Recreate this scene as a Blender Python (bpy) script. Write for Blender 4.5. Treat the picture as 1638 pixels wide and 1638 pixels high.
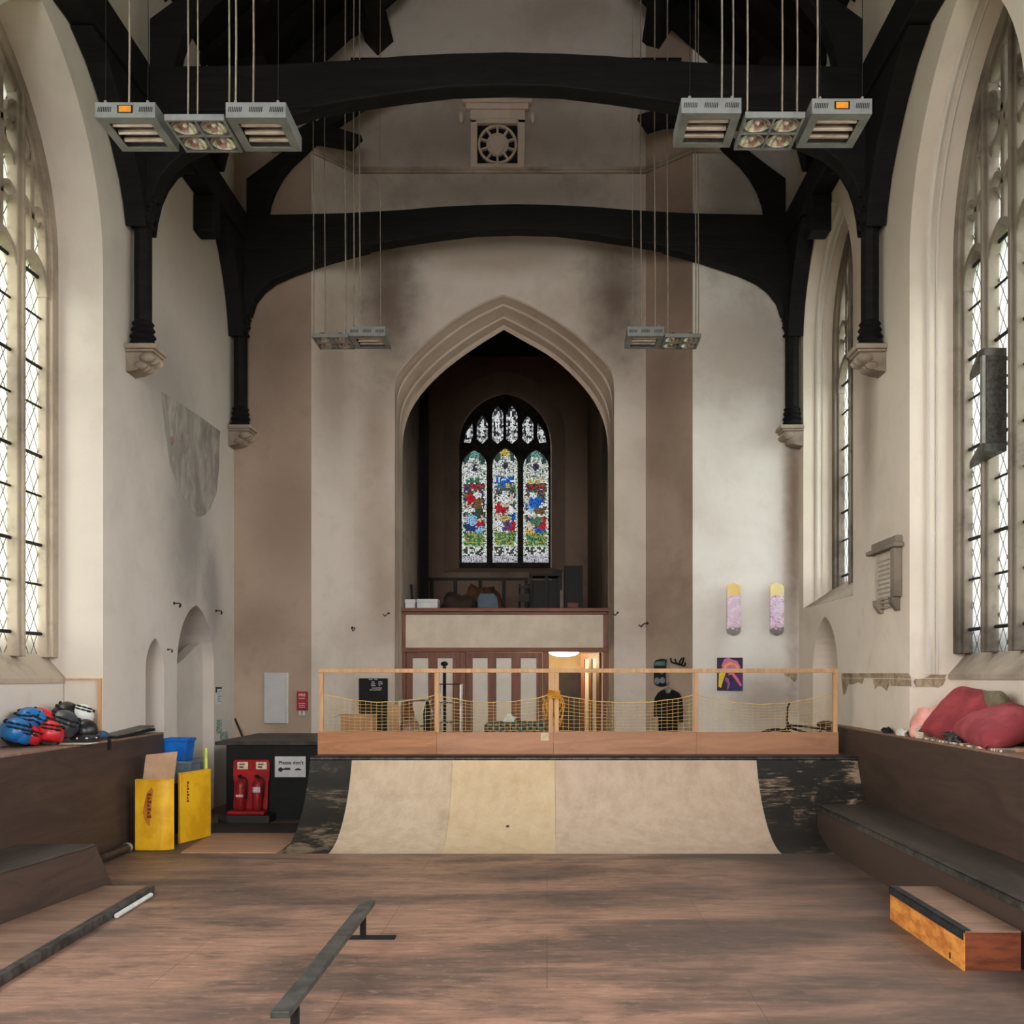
import bpy, bmesh, math, random
from mathutils import Vector, Matrix, noise
from mathutils.geometry import tessellate_polygon
random.seed(7)
PI = math.pi
scene = bpy.context.scene
for o in list(bpy.data.objects):
    bpy.data.objects.remove(o, do_unlink=True)
COL = scene.collection

# ------------------------------------------------------------------ camera
EYE = 1.9            # camera height in metres; x to the right, y into the church, floor at z = 0
FPX, PX0, PY0 = 1600.0, 875.0, 1082.0
cam_d = bpy.data.cameras.new('camera')
cam = bpy.data.objects.new('camera', cam_d); COL.objects.link(cam)
cam.location = (0, 0, EYE); cam.rotation_euler = (PI/2, 0, 0)
cam_d.sensor_width = 36.0
cam_d.lens = 36.0*FPX/1638.0
cam_d.shift_x = (819.0-PX0)/1638.0
cam_d.shift_y = (PY0-819.0)/1638.0
cam_d.clip_end = 300
scene.camera = cam

# ------------------------------------------------------------------ sky, daylight, exposure
world = bpy.data.worlds.new('overcast_sky'); scene.world = world
world.use_nodes = True
bg = world.node_tree.nodes['Background']
bg.inputs['Color'].default_value = (0.95, 0.975, 1.0, 1)
bg.inputs['Strength'].default_value = 12.0
scene.view_settings.view_transform = 'Standard'
scene.view_settings.look = 'None'
scene.view_settings.gamma = 1.0
scene.view_settings.use_curve_mapping = False
scene.view_settings.exposure = 0.0
XL, XR = -4.78, 3.85          # inner faces of the side walls
YB, YC = 15.28, 15.90         # outer and middle faces of the end wall
def portal(loc, rot, sx, sy):
    l = bpy.data.lights.new('window_daylight', 'AREA'); l.shape = 'RECTANGLE'
    l.size = sx; l.size_y = sy; l.cycles.is_portal = True
    o = bpy.data.objects.new('window_daylight', l); COL.objects.link(o)
    o.location = loc; o.rotation_euler = rot
for y in (9.5, 5.85, 2.2, -1.45):
    portal((-5.95, y, 5.1), (0, -PI/2, 0), 6.6, 2.5)
    portal((5.0, y, 5.1), (0, PI/2, 0), 6.6, 2.5)
portal((5.0, 13.8, 5.5), (0, PI/2, 0), 5.4, 2.4)
portal((-0.5, -4.9, 5.5), (PI/2, 0, PI), 5.0, 7.0)
# lamp added beyond the west window to brighten the end wall and ramp
wl = bpy.data.lights.new('west_fill_lamp', 'AREA'); wl.shape = 'RECTANGLE'; wl.size = 10; wl.size_y = 6; wl.energy = 3400; wl.color = (1.0, .97, .94)
wo_ = bpy.data.objects.new('west_fill_lamp', wl); COL.objects.link(wo_); wo_.location = (-0.5, -26, 9.2); wo_.rotation_euler = (PI/2-.12, 0, 0)

# ------------------------------------------------------------------ helpers
def P(x, y, d):
    """world point seen at pixel (x, y) of the photograph at depth d"""
    return Vector(((x-PX0)*d/FPX, d, EYE+(PY0-y)*d/FPX))

class MB:
    def __init__(s): s.v = []; s.f = []; s.m = None
    def add(s, vs, fs):
        n = len(s.v)
        for p in vs:
            p = Vector(p)
            s.v.append(s.m @ p if s.m is not None else p)
        s.f += [tuple(i+n for i in f) for f in fs]
        return s
    def box(s, x0, x1, y0, y1, z0, z1):
        return s.add([(x0,y0,z0),(x1,y0,z0),(x1,y1,z0),(x0,y1,z0),(x0,y0,z1),(x1,y0,z1),(x1,y1,z1),(x0,y1,z1)],
                     [(0,3,2,1),(4,5,6,7),(0,1,5,4),(1,2,6,5),(2,3,7,6),(3,0,4,7)])
    def prism(s, poly, ax, a, b):
        n = len(poly)
        def mk(p, t): return {'x': (t, p[0], p[1]), 'y': (p[0], t, p[1]), 'z': (p[0], p[1], t)}[ax]
        return s.add([mk(p, a) for p in poly]+[mk(p, b) for p in poly],
                     [tuple(range(n)), tuple(range(2*n-1, n-1, -1))]+[(i, (i+1) % n, n+(i+1) % n, n+i) for i in range(n)])
    def strip(s, path, w, ax, a, b, closed=False):
        """square-section bar along a 2-d path, extruded along ax from a to b"""
        n = len(path); L = []; R = []
        for i in range(n):
            p = Vector(path[i])
            if closed: q0, q1 = Vector(path[i-1]), Vector(path[(i+1) % n])
            else: q0, q1 = Vector(path[max(i-1, 0)]), Vector(path[min(i+1, n-1)])
            t = (q1-q0)
            if t.length < 1e-9: t = Vector((1, 0))
            t.normalize(); nn = Vector((-t.y, t.x))
            L.append(p+nn*w/2); R.append(p-nn*w/2)
        def mk(p, t): return {'x': (t, p[0], p[1]), 'y': (p[0], t, p[1]), 'z': (p[0], p[1], t)}[ax]
        vs = [mk(p, a) for p in L]+[mk(p, a) for p in R]+[mk(p, b) for p in L]+[mk(p, b) for p in R]
        fs = []
        for i in range(n if closed else n-1):
            j = (i+1) % n
            fs += [(i, j, n+j, n+i), (2*n+i, 3*n+i, 3*n+j, 2*n+j), (i, 2*n+i, 2*n+j, j), (n+i, n+j, 3*n+j, 3*n+i)]
        if not closed: fs += [(0, n, 3*n, 2*n), (n-1, 3*n-1, 4*n-1, 2*n-1)]
        return s.add(vs, fs)
    def tube(s, path, r, n=6, closed=False):
        pts = [Vector(p) for p in path]; m = len(pts)
        rs = r if isinstance(r, (list, tuple)) else [r]*m
        vs = []; fs = []; up = None
        for i in range(m):
            if closed: t = pts[(i+1) % m]-pts[i-1]
            else: t = pts[min(i+1, m-1)]-pts[max(i-1, 0)]
            if t.length < 1e-9: t = Vector((0, 0, 1))
            t.normalize()
            if up is None:
                up = Vector((0, 0, 1)) if abs(t.z) < .9 else Vector((0, 1, 0))
            a = up-t*up.dot(t)
            if a.length < 1e-6: a = Vector((1, 0, 0))-t*t.x
            a.normalize(); b = t.cross(a); up = a
            for k in range(n):
                an = 2*PI*k/n
                vs.append(pts[i]+(a*math.cos(an)+b*math.sin(an))*rs[i])
        for i in range(m if closed else m-1):
            j = (i+1) % m
            for k in range(n):
                fs.append((i*n+k, i*n+(k+1) % n, j*n+(k+1) % n, j*n+k))
        if not closed: fs += [tuple(range(n-1, -1, -1)), tuple((m-1)*n+k for k in range(n))]
        return s.add(vs, fs)
    def lathe(s, prof, c=(0, 0, 0), n=16, ax='z', arc=1.0):
        vs = []; fs = []; m = len(prof); c = Vector(c)
        for k in range(n):
            an = 2*PI*k/n
            for r, z in prof:
                p = {'z': (r*math.cos(an), r*math.sin(an), z), 'x': (z, r*math.cos(an), r*math.sin(an)), 'y': (r*math.cos(an), z, r*math.sin(an))}[ax]
                vs.append(c+Vector(p))
        for k in range(n):
            k2 = (k+1) % n
            for i in range(m-1):
                fs.append((k*m+i, k2*m+i, k2*m+i+1, k*m+i+1))
        fs += [tuple(k*m for k in range(n-1, -1, -1)), tuple(k*m+m-1 for k in range(n))]
        return s.add(vs, fs)
    def ball(s, c, r, nu=20, nv=12, lo=-PI/2, e=1.0, f=None):
        """ellipsoid, cut at latitude lo; e<1 squares it; f(p) displaces the unit point"""
        c = Vector(c); vs = []; fs = []
        def sp(x): return math.copysign(abs(x)**e, x)
        for j in range(nv+1):
            la = lo+(PI/2-lo)*j/nv
            for i in range(nu):
                lo2 = 2*PI*i/nu
                p = Vector((sp(math.cos(la))*sp(math.cos(lo2)), sp(math.cos(la))*sp(math.sin(lo2)), sp(math.sin(la))))
                if f: p = f(p)
                vs.append(c+Vector((p.x*r[0], p.y*r[1], p.z*r[2])))
        for j in range(nv):
            for i in range(nu):
                fs.append((j*nu+i, j*nu+(i+1) % nu, (j+1)*nu+(i+1) % nu, (j+1)*nu+i))
        fs += [tuple(range(nu-1, -1, -1)), tuple(nv*nu+i for i in range(nu))]
        return s.add(vs, fs)
    def build(s, name, mt, parent=None, local=False, base=None, smooth=False, bevel=0, kind=None, label=None):
        """ONE mesh object; points are in world space unless local"""
        off = Vector((0, 0, 0))
        if parent is not None and not local:
            q = parent
            while q is not None: off += q.location; q = q.parent
        if base is not None and not local: off = Vector(base)
        me = bpy.data.meshes.new(name)
        me.from_pydata([tuple(p-off) for p in s.v], [], s.f)
        bm = bmesh.new(); bm.from_mesh(me)
        bmesh.ops.remove_doubles(bm, verts=bm.verts, dist=1e-6)
        bmesh.ops.recalc_face_normals(bm, faces=bm.faces)
        bm.to_mesh(me); bm.free()
        if mt is not None: me.materials.append(mt)
        if smooth:
            for p in me.polygons: p.use_smooth = True
            if smooth != 2:
                try: me.set_sharp_from_angle(angle=math.radians(40))
                except Exception: pass
        o = bpy.data.objects.new(name, me); COL.objects.link(o)
        if parent is not None: o.parent = parent
        if base is not None: o.location = base
        if bevel:
            b = o.modifiers.new('bevel', 'BEVEL'); b.width = bevel; b.segments = 2; b.limit_method = 'ANGLE'
        if kind: o['kind'] = kind
        if label: o['label'] = label
        return o

def tag(o, label, cat, group=None, kind=None):
    o['label'] = label; o['category'] = cat
    if group: o['group'] = group
    if kind: o['kind'] = kind
    return o
def thing(name, label, cat, loc=(0, 0, 0), rot=(0, 0, 0), group=None):
    o = bpy.data.objects.new(name, None); COL.objects.link(o)
    o.location = loc; o.rotation_euler = rot; o.empty_display_size = .1
    return tag(o, label, cat, group)
def kids(o): return [c for c in COL.objects if c.parent == o]
def dup(root, loc, rot=None, label=None):
    def cp(o, par):
        c = o.copy(); COL.objects.link(c); c.parent = par
        for ch in kids(o): cp(ch, c)
        return c
    ks = kids(root); r = root.copy(); COL.objects.link(r)
    for ch in ks: cp(ch, r)
    r.location = loc
    if rot is not None: r.rotation_euler = rot
    if label: r['label'] = label
    return r
def struct(mb, name, mt, **k):
    return mb.build(name, mt, kind='structure', **k)
def text(name, body, size, mt, parent, loc, rot, align='LEFT', ext=.0006):
    cu = bpy.data.curves.new(name, 'FONT'); cu.body = body; cu.size = size; cu.extrude = ext; cu.align_x = align; cu.resolution_u = 3; cu.offset = size*.02
    c = bpy.data.objects.new(name+'_curve', cu); COL.objects.link(c)
    bpy.context.view_layer.update()
    me = bpy.data.meshes.new_from_object(c.evaluated_get(bpy.context.evaluated_depsgraph_get()))
    bpy.data.objects.remove(c, do_unlink=True); me.materials.clear(); me.materials.append(mt)
    o = bpy.data.objects.new(name, me); COL.objects.link(o)
    o.parent = parent; o.location = loc; o.rotation_euler = rot
    return o

# ------------------------------------------------------------------ materials
def srgb(r, g, b):
    def f(c):
        c /= 255.0
        return c/12.92 if c <= .04045 else ((c+.055)/1.055)**2.4
    return (f(r), f(g), f(b), 1)
class NT:
    def __init__(s, name):
        s.m = bpy.data.materials.new(name); s.m.use_nodes = True
        s.t = s.m.node_tree; s.b = s.t.nodes['Principled BSDF']; s.out = s.t.nodes['Material Output']
    def n(s, typ, **k):
        o = s.t.nodes.new(typ)
        for a, v in k.items(): setattr(o, a, v)
        return o
    def l(s, a, b): s.t.links.new(a, b)
    def val(s, sock, v):
        if hasattr(v, 'is_output'): s.l(v, sock)
        else: sock.default_value = v
    def math(s, op, a, b=0.0, c=0.0):
        o = s.n('ShaderNodeMath', operation=op)
        for i, v in enumerate((a, b, c)): s.val(o.inputs[i], v)
        return o.outputs[0]
    def vmath(s, op, a, b=(0, 0, 0)):
        o = s.n('ShaderNodeVectorMath', operation=op)
        s.val(o.inputs[0], a); s.val(o.inputs[1], b)
        return o.outputs['Value'] if op in ('LENGTH', 'DOT_PRODUCT') else o.outputs[0]
    def coord(s, sc=(1, 1, 1), rot=(0, 0, 0)):
        tc = s.n('ShaderNodeTexCoord'); mp = s.n('ShaderNodeMapping')
        s.l(tc.outputs['Object'], mp.inputs['Vector'])
        mp.inputs['Scale'].default_value = sc; mp.inputs['Rotation'].default_value = rot
        return mp.outputs[0]
    def noise(s, vec, scale, detail=4, rough=.55, dist=0):
        o = s.n('ShaderNodeTexNoise'); s.l(vec, o.inputs['Vector'])
        o.inputs['Scale'].default_value = scale; o.inputs['Detail'].default_value = detail
        o.inputs['Roughness'].default_value = rough; o.inputs['Distortion'].default_value = dist
        return o.outputs['Fac']
    def ramp(s, fac, a, b, lo=0.0, hi=1.0):
        o = s.n('ShaderNodeMapRange', interpolation_type='SMOOTHSTEP')
        s.val(o.inputs[0], fac); o.inputs[1].default_value = a; o.inputs[2].default_value = b
        o.inputs[3].default_value = lo; o.inputs[4].default_value = hi
        return o.outputs[0]
    def mix(s, fac, a, b):
        o = s.n('ShaderNodeMix', data_type='RGBA')
        s.val(o.inputs[0], fac); s.val(o.inputs[6], a); s.val(o.inputs[7], b)
        return o.outputs[2]
    def bump(s, h, dist=.01, strength=.4):
        o = s.n('ShaderNodeBump'); s.l(h, o.inputs['Height'])
        o.inputs['Distance'].default_value = dist; o.inputs['Strength'].default_value = strength
        s.l(o.outputs[0], s.b.inputs['Normal'])
    def fin(s, col, rough=.8, metal=0, spec=.3):
        s.val(s.b.inputs['Base Color'], col); s.val(s.b.inputs['Roughness'], rough)
        s.b.inputs['Metallic'].default_value = metal; s.b.inputs['Specular IOR Level'].default_value = spec
        return s.m
def mat(name, c1, c2=None, scale=6, rough=.7, metal=0, bump=0, stretch=(1, 1, 1), spec=.3, lo=.35, hi=.65):
    t = NT(name)
    v = t.coord(stretch)
    f = t.noise(v, scale, 6, .6)
    if c2 is None: c2 = tuple(x*.8 for x in c1[:3])+(1,)
    col = t.mix(t.ramp(f, lo, hi), c1, c2)
    if bump: t.bump(f, bump, .5)
    return t.fin(col, rough, metal, spec)

def plaster(name, c, dirt, tint_patches=(), amount=.35, bump=.006):
    """limewashed plaster: blotchy dirt everywhere and soft patches of soot, dirt and painted shade at (centre, radii, colour, strength)"""
    t = NT(name)
    v = t.coord()
    n1 = t.noise(v, .55, 5, .6, .3); n2 = t.noise(v, 2.6, 6, .65, .2); n3 = t.noise(v, 34, 4, .6)
    col = t.mix(t.math('MULTIPLY', t.ramp(n1, .42, .72), amount), c, dirt)
    col = t.mix(t.math('MULTIPLY', t.ramp(n2, .5, .78), amount*.6), col, dirt)
    for cen, rad, sc, st in tint_patches:
        d = t.vmath('LENGTH', t.vmath('DIVIDE', t.vmath('SUBTRACT', v, cen), rad))
        d = t.math('ADD', d, t.math('MULTIPLY', t.math('SUBTRACT', n2, .5), .8))
        d = t.math('ADD', d, t.math('MULTIPLY', t.math('SUBTRACT', n1, .5), .8))
        col = t.mix(t.ramp(d, .1, 1.25, st, 0.0), col, sc)
    t.bump(t.math('ADD', t.math('MULTIPLY', n3, .35), n2), bump, .5)
    return t.fin(col, .92, 0, .15)

def wood(name, c1, c2, ax='x', scale=3, rough=.6, spec=.3, bump=.002):
    t = NT(name)
    st = {'x': (.12, 1, 1), 'y': (1, .12, 1), 'z': (1, 1, .12)}[ax]
    v = t.coord(st)
    f = t.noise(v, scale*4, 6, .65, 1.2); g = t.noise(v, scale, 3, .5)
    col = t.mix(t.ramp(f, .3, .7), c1, c2)
    col = t.mix(t.math('MULTIPLY', t.ramp(g, .4, .7), .4), col, c2)
    t.bump(f, bump, .4)
    return t.fin(col, rough, 0, spec)

PL = srgb(206, 190, 172); DIRT = srgb(128, 108, 90)
SOOT_SHADE = srgb(92, 74, 62); BROWN = srgb(128, 104, 84); GREYP = srgb(150, 143, 136)
m_wall = plaster('limewashed_plaster', srgb(207, 196, 185), srgb(164, 150, 138), [
    ((XL, 13.3, 3.9), (1, 1.0, 1.6), srgb(138, 132, 127), .75), ((XL, 14.3, 3.0), (1, .5, .9), srgb(138, 132, 127), .7),
    ((XL, 12.6, 5.5), (1, 1.3, .9), srgb(150, 141, 134), .55),
    ((XL, 13.6, 7.9), (1, 2.4, 1.1), BROWN, .4)])
m_wall_r = plaster('warm_limewashed_plaster', srgb(222, 208, 191), srgb(176, 158, 140), [
    ((XR, 12.0, 5.2), (1, .35, 1.6), BROWN, .6), ((XR, 12.6, 6.6), (1, .5, 1.2), BROWN, .45), ((XR, 13.6, 8.3), (1, 2.4, 1.1), BROWN, .4), ((XR, 11.0, 7.2), (1, 1.0, 1.6), BROWN, .3)])
m_white_bay = plaster('white_bay_plaster', srgb(228, 222, 213), srgb(190, 176, 162), [  # paler plaster colour for the right bay of the end wall
    (P(1180, 560, 15.28), (1.2, 1, 1.3), BROWN, .55), (P(1270, 800, 15.28), (.2, 1, 3.2), BROWN, .85), (P(1225, 1130, 15.28), (.7, 1, .7), BROWN, .6), (P(1170, 300, 15.28), (1.2, 1, 1.6), SOOT_SHADE, .7)], .4)  # dark top patch paints the dimness below the roof
m_end = plaster('stained_end_wall_plaster', srgb(208, 196, 183), srgb(158, 140, 125), [
    (P(620, 480, 15.9), (.65, 1, 1.5), SOOT_SHADE, .85), (P(985, 480, 15.9), (.7, 1, 1.5), SOOT_SHADE, .85), (P(530, 600, 15.6), (.5, .6, 1.6), BROWN, .5), (P(600, 860, 15.9), (.4, .6, 1.2), BROWN, .4),
    (P(805, 410, 15.9), (2.0, 1, .35), BROWN, .5), 
    (P(800, 210, 15.9), (4.5, 1.5, 1.1), SOOT_SHADE, .65), (P(800, 310, 15.9), (3.4, 1.5, .45), SOOT_SHADE, .5),  # wide gable patches: grime plus painted dimness below the roof
    (P(600, 690, 15.9), (.35, .5, 1.1), BROWN, .5), 
    (P(610, 950, 15.9), (.3, .5, .8), BROWN, .35)], .5)
m_bay = plaster('unpainted_brown_plaster', srgb(168, 146, 129), srgb(122, 102, 88), [
    (P(440, 560, 15.28), (.7, 1, 1.5), SOOT_SHADE, .4), (P(460, 820, 15.28), (.6, 1, 1.2), SOOT_SHADE, .35), (P(420, 1000, 15.28), (.5, 1, .5), SOOT_SHADE, .3),
    (P(395, 1130, 15.28), (.5, 1, .9), srgb(186, 166, 146), .7), (P(1090, 420, 15.5), (.6, 1, 1.4), SOOT_SHADE, .5), (P(1060, 640, 15.6), (.4, 1, 1.2), SOOT_SHADE, .3),
    (P(1085, 1120, 15.5), (.6, 1, 1.6), srgb(184, 164, 142), .6)], .55)
m_reveal = plaster('window_reveal_plaster', srgb(206, 195, 182), srgb(166, 152, 138), amount=.3)
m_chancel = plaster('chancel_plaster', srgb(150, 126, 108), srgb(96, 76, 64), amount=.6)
m_stone = plaster('weathered_stone', srgb(176, 160, 142), srgb(96, 84, 74), amount=.9, bump=.015)
m_stone_dark = plaster('sooty_stone', srgb(138, 126, 112), srgb(62, 55, 50), amount=1.0, bump=.015)
m_stone_arch = plaster('arch_stone', srgb(190, 172, 154), srgb(142, 122, 106), amount=.5)
m_timber = wood('black_stained_oak', srgb(27, 25, 24), srgb(12, 11, 11), 'x', 3, .75, .2, .006)
m_roof = wood('dark_roof_boards', srgb(26, 23, 21), srgb(14, 12, 11), 'y', 2, .85, .15)
# ------------------------------------------------------------------ setting: floor, walls, roof
def floor_mat():
    t = NT('scuffed_plywood_floor')
    v = t.coord()
    br = t.n('ShaderNodeTexBrick'); t.l(v, br.inputs['Vector'])
    br.inputs['Scale'].default_value = 1.0; br.inputs['Brick Width'].default_value = 2.44; br.inputs['Row Height'].default_value = 1.22
    br.inputs['Mortar Size'].default_value = .004; br.inputs['Mortar Smooth'].default_value = .3; br.offset = .5
    br.inputs['Color1'].default_value = (.2, .2, .2, 1); br.inputs['Color2'].default_value = (.8, .8, .8, 1); br.inputs['Mortar'].default_value = (.5, .5, .5, 1)
    g = t.noise(t.coord((.35, 3, 1)), 5, 8, .7, .6)
    s1 = t.noise(t.coord((.35, 1, 1)), 1.1, 6, .62, .4); s2 = t.noise(t.coord((.5, 1.4, 1)), 3.2, 7, .7, .5)
    col = t.mix(t.ramp(g, .3, .7), srgb(160, 124, 104), srgb(116, 88, 74))
    col = t.mix(t.math('MULTIPLY', br.outputs['Color'], .25), col, srgb(150, 110, 88))
    col = t.mix(t.math('MULTIPLY', t.ramp(s1, .42, .62), .8), col, srgb(72, 60, 54))
    col = t.mix(t.math('MULTIPLY', t.ramp(s2, .5, .7), .7), col, srgb(62, 54, 49))
    s3 = t.noise(t.coord((.8, 2.2, 1)), 9, 6, .7, .3); col = t.mix(t.math('MULTIPLY', t.ramp(s3, .52, .72), .55), col, srgb(70, 58, 52)); col = t.mix(t.math('MULTIPLY', t.ramp(s3, .46, .3), .35), col, srgb(186, 152, 130))
    # floor colour darkens to the right and towards the ramp
    sx = t.n('ShaderNodeSeparateXYZ'); t.l(v, sx.inputs[0])
    e = t.math('ADD', sx.outputs[0], t.math('MULTIPLY', t.math('SUBTRACT', s1, .5), 5))
    col = t.mix(t.ramp(e, .2, 3.2, 0, .72), col, srgb(78, 66, 60))
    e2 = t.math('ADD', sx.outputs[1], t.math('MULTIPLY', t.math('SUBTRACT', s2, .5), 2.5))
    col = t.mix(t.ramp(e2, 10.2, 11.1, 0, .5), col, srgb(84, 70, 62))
    col = t.mix(t.math('MULTIPLY', br.outputs['Fac'], .5), col, srgb(60, 48, 42))
    t.bump(g, .001, .3)
    return t.fin(col, t.ramp(s1, .3, .7, .42, .62), 0, .35)
struct(MB().box(-6.2, 5.2, -5, 19.6, -.2, 0), 'floor', floor_mat())
m_grass = mat('lawn_grass', srgb(92, 110, 62), srgb(60, 80, 42), 3, .9)
lawn = MB().box(-60, -6.2, -40, 60, -.4, -.25).box(5.2, 60, -40, 60, -.4, -.25)
struct(lawn, 'ground', m_grass)

def pointed(W, zs, R, z0, uc=0.0, n=12):
    """outline of a pointed arch opening: sill left, up, over, down, sill right"""
    pts = [(uc-W, z0), (uc-W, zs)]
    th = math.acos(max(-1, min(1, (W-R)/R)))     # angle at the apex, from the left arc's centre
    for i in range(1, n+1):
        a = PI-(PI-th)*i/n
        pts.append((uc-W+R+R*math.cos(a), zs+R*math.sin(a)))
    right = [(2*uc-u, z) for u, z in pts[:-1]]
    return pts+right[::-1]

def wall_sheet(mapf, outer, holes, T):
    """wall of thickness T with openings; hole = (front outline, back outline, depth, closed)"""
    mb = MB()
    def sheet(t, polys, flip):
        vs = [Vector((u, z, 0)) for p in polys for u, z in p]
        tris = tessellate_polygon([[Vector((u, z, 0)) for u, z in p] for p in polys])
        mb.add([mapf(v.x, v.y, t) for v in vs], [tuple(q) for q in tris])
    sheet(0, [outer]+[h[0] for h in holes], 0)
    sheet(T, [outer]+[h[1] for h in holes if not h[3]], 1)
    n = len(outer)
    mb.add([mapf(u, z, 0) for u, z in outer]+[mapf(u, z, T) for u, z in outer], [(i, (i+1) % n, n+(i+1) % n, n+i) for i in range(n)])
    for fr, bk, dep, closed in holes:
        n = len(fr)
        mb.add([mapf(u, z, 0) for u, z in fr]+[mapf(u, z, dep) for u, z in bk],
               [(i, (i+1) % n, n+(i+1) % n, n+i) for i in range(n)]+([tuple(range(n, 2*n))] if closed else []))
    return mb
T = 1.1
WZS, WR, WW = 6.3, 2.17, 1.30
def recess(yc, z0=1.0, W=WW): 
    return pointed(W, WZS, WR, z0, yc)
LY, RY = 9.47, 9.32
lh = []
for yc in (LY, 5.85, 2.2, -1.45):
    o = recess(yc); lh.append((o, o, T, False))
nic = pointed(.29, 1.97, .42, .6, 12.2, 8); lh.append((nic, nic, .38, True))
dr = pointed(.72, 2.02, .86, .0, 13.64, 10)
dr = [(u, max(z, .02)) for u, z in dr]; lh.append((dr, dr, .55, True))
left = wall_sheet(lambda u, z, t: (XL-t, u, z), [(-5, 0), (YB+1.1, 0), (YB+1.1, 11.2), (-5, 11.2)], lh, T)
struct(left, 'wall_left', m_wall)
rh = []
for yc in (RY, 5.85, 2.2, -1.45):
    o = recess(yc); rh.append((o, o, T, False))
o = pointed(1.22, 6.85, 1.6, 2.92, 13.8); rh.append((o, o, T, False))
rn = pointed(.62, 1.95, .8, .02, 13.86, 10); rh.append((rn, rn, .4, True))
right = wall_sheet(lambda u, z, t: (XR+t, u, z), [(-5, 0), (YB+1.1, 0), (YB+1.1, 11.2), (-5, 11.2)], rh, T)
struct(right, 'wall_right', m_wall_r)
# wall under the window recesses, with sloping stone sills
for (side, yc, W, zf, zb, xf, xb) in ((-1, LY, WW, 1.88, 2.08, -5.2, -5.36), (1, RY, WW, 1.92, 2.10, 4.28, 4.42), (1, 13.8, 1.22, 2.93, 3.12, 3.885, 4.36)):
    low = .9 if zf < 2.5 else 2.86
    mb = MB().box(min(xf, side*5.9 if side < 0 else 4.94), max(xf, -5.87 if side < 0 else 4.94), yc-W-.02, yc+W+.02, low, zf-.04)
    struct(mb, 'wall_under_window', m_wall if side < 0 else m_wall_r)
    sl = MB(); e = W+.05
    sl.add([(xf-side*.02, yc-e, zf-.05), (xf-side*.02, yc+e, zf-.05), (xf-side*.02, yc+e, zf), (xf-side*.02, yc-e, zf),
            (xb+side*.25, yc-e, zf-.05), (xb+side*.25, yc+e, zf-.05), (xb+side*.25, yc+e, zb+.3), (xb+side*.25, yc-e, zb+.3)],
           [(0, 1, 2, 3), (4, 7, 6, 5), (3, 2, 6, 7), (0, 4, 5, 1), (0, 3, 7, 4), (1, 5, 6, 2)])
    struct(sl, 'window_sill', m_stone)
for yc in (5.85, 2.2, -1.45):
    for x0, x1 in ((-5.87, -5.2), (4.3, 4.94)):
        struct(MB().box(x0, x1, yc-WW-.02, yc+WW+.02, .9, 1.95), 'wall_under_window', m_wall)
# west wall behind the viewer, with its window opening
wo = pointed(2.3, 5.6, 3.0, 2.2, -.47)
west = wall_sheet(lambda u, z, t: (u, -4.4-t, z), [(-6, 0), (5, 0), (5, 14.5), (-6, 14.5)], [(wo, wo, .5, False)], .5)
struct(west, 'wall_west', m_wall)

# end wall: outer bays, canted faces, recessed middle with the chancel arch
xB, xC, xD, xE = P(498, 0, YB).x, P(567, 0, YC).x, P(1033, 0, YC).x, P(1108, 0, YB).x
def halfcurve(pts, n):
    pts = [Vector(p) for p in pts]
    L = [0]
    for a, b in zip(pts, pts[1:]): L.append(L[-1]+(b-a).length)
    out = []
    for i in range(n+1):
        t = L[-1]*i/n; k = max(j for j in range(len(L)) if L[j] <= t+1e-9); k = min(k, len(pts)-2)
        f = (t-L[k])/(L[k+1]-L[k]); out.append(pts[k].lerp(pts[k+1], f))
    return out
def smooth_curve(pts, it=2):
    for _ in range(it):
        q = [pts[0]]
        for a, b in zip(pts, pts[1:]): q += [a*.75+b*.25, a*.25+b*.75]
        pts = q+[pts[-1]]
    return pts
def archline(left_px, right_px, d, n=18):
    L = smooth_curve([Vector((P(x, y, d).x, P(x, y, d).z)) for x, y in left_px]); R = smooth_curve([Vector((P(x, y, d).x, P(x, y, d).z)) for x, y in right_px])
    return [Vector((L[0].x, .0))]+halfcurve(L, n)+halfcurve(R, n)[1:]+[Vector((R[-1].x, .0))]
out_arch = archline([(632, 640), (632, 607), (640, 590), (651, 577), (675, 552), (701, 530), (728, 510), (755, 493), (780, 481), (805, 472)],
                    [(805, 472), (832, 481), (856, 493), (890, 513), (920, 533), (950, 560), (972, 581), (982, 605), (982, 640)], YC)
YA = 16.38
in_arch = archline([(643, 735), (644, 700), (651, 668), (664, 643), (681, 621), (706, 596), (735, 573), (770, 549), (806, 527)],
                   [(806, 527), (843, 548), (879, 568), (908, 592), (933, 618), (952, 643), (965, 670), (972, 700), (973, 735)], YA)
bw = MB(); H = 14.5
for k, ((xa, ya), (xb2, yb2)) in enumerate((((XL-.9, YB), (xB, YB)), ((xD, YC), (xE, YB)), ((xE, YB), (XR+.9, YB)))):
    struct(MB().add([(xa, ya, 0), (xb2, yb2, 0), (xb2, yb2, H), (xa, ya, H)], [(0, 1, 2, 3)]), ('wall_back_left_bay', 'wall_back_canted', 'wall_back_right_bay')[k], (m_bay, m_bay, m_white_bay)[k])
for (xa, ya), (xb2, yb2) in (((xB, YB), (xC, YC)),):
    bw.add([(xa, ya, 0), (xb2, yb2, 0), (xb2, yb2, H), (xa, ya, H)], [(0, 1, 2, 3)])
def sheet_hole(mb, x0, x1, y, arch):
    poly = [(x0, 0)]+[(p.x, max(p.y, 0)) for p in arch]+[(x1, 0), (x1, H), (x0, H)]
    tr = tessellate_polygon([[Vector((u, z, 0)) for u, z in poly]])
    mb.add([(u, y, z) for u, z in poly], [tuple(q) for q in tr])
sheet_hole(bw, xC, xD, YC, out_arch)
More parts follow.
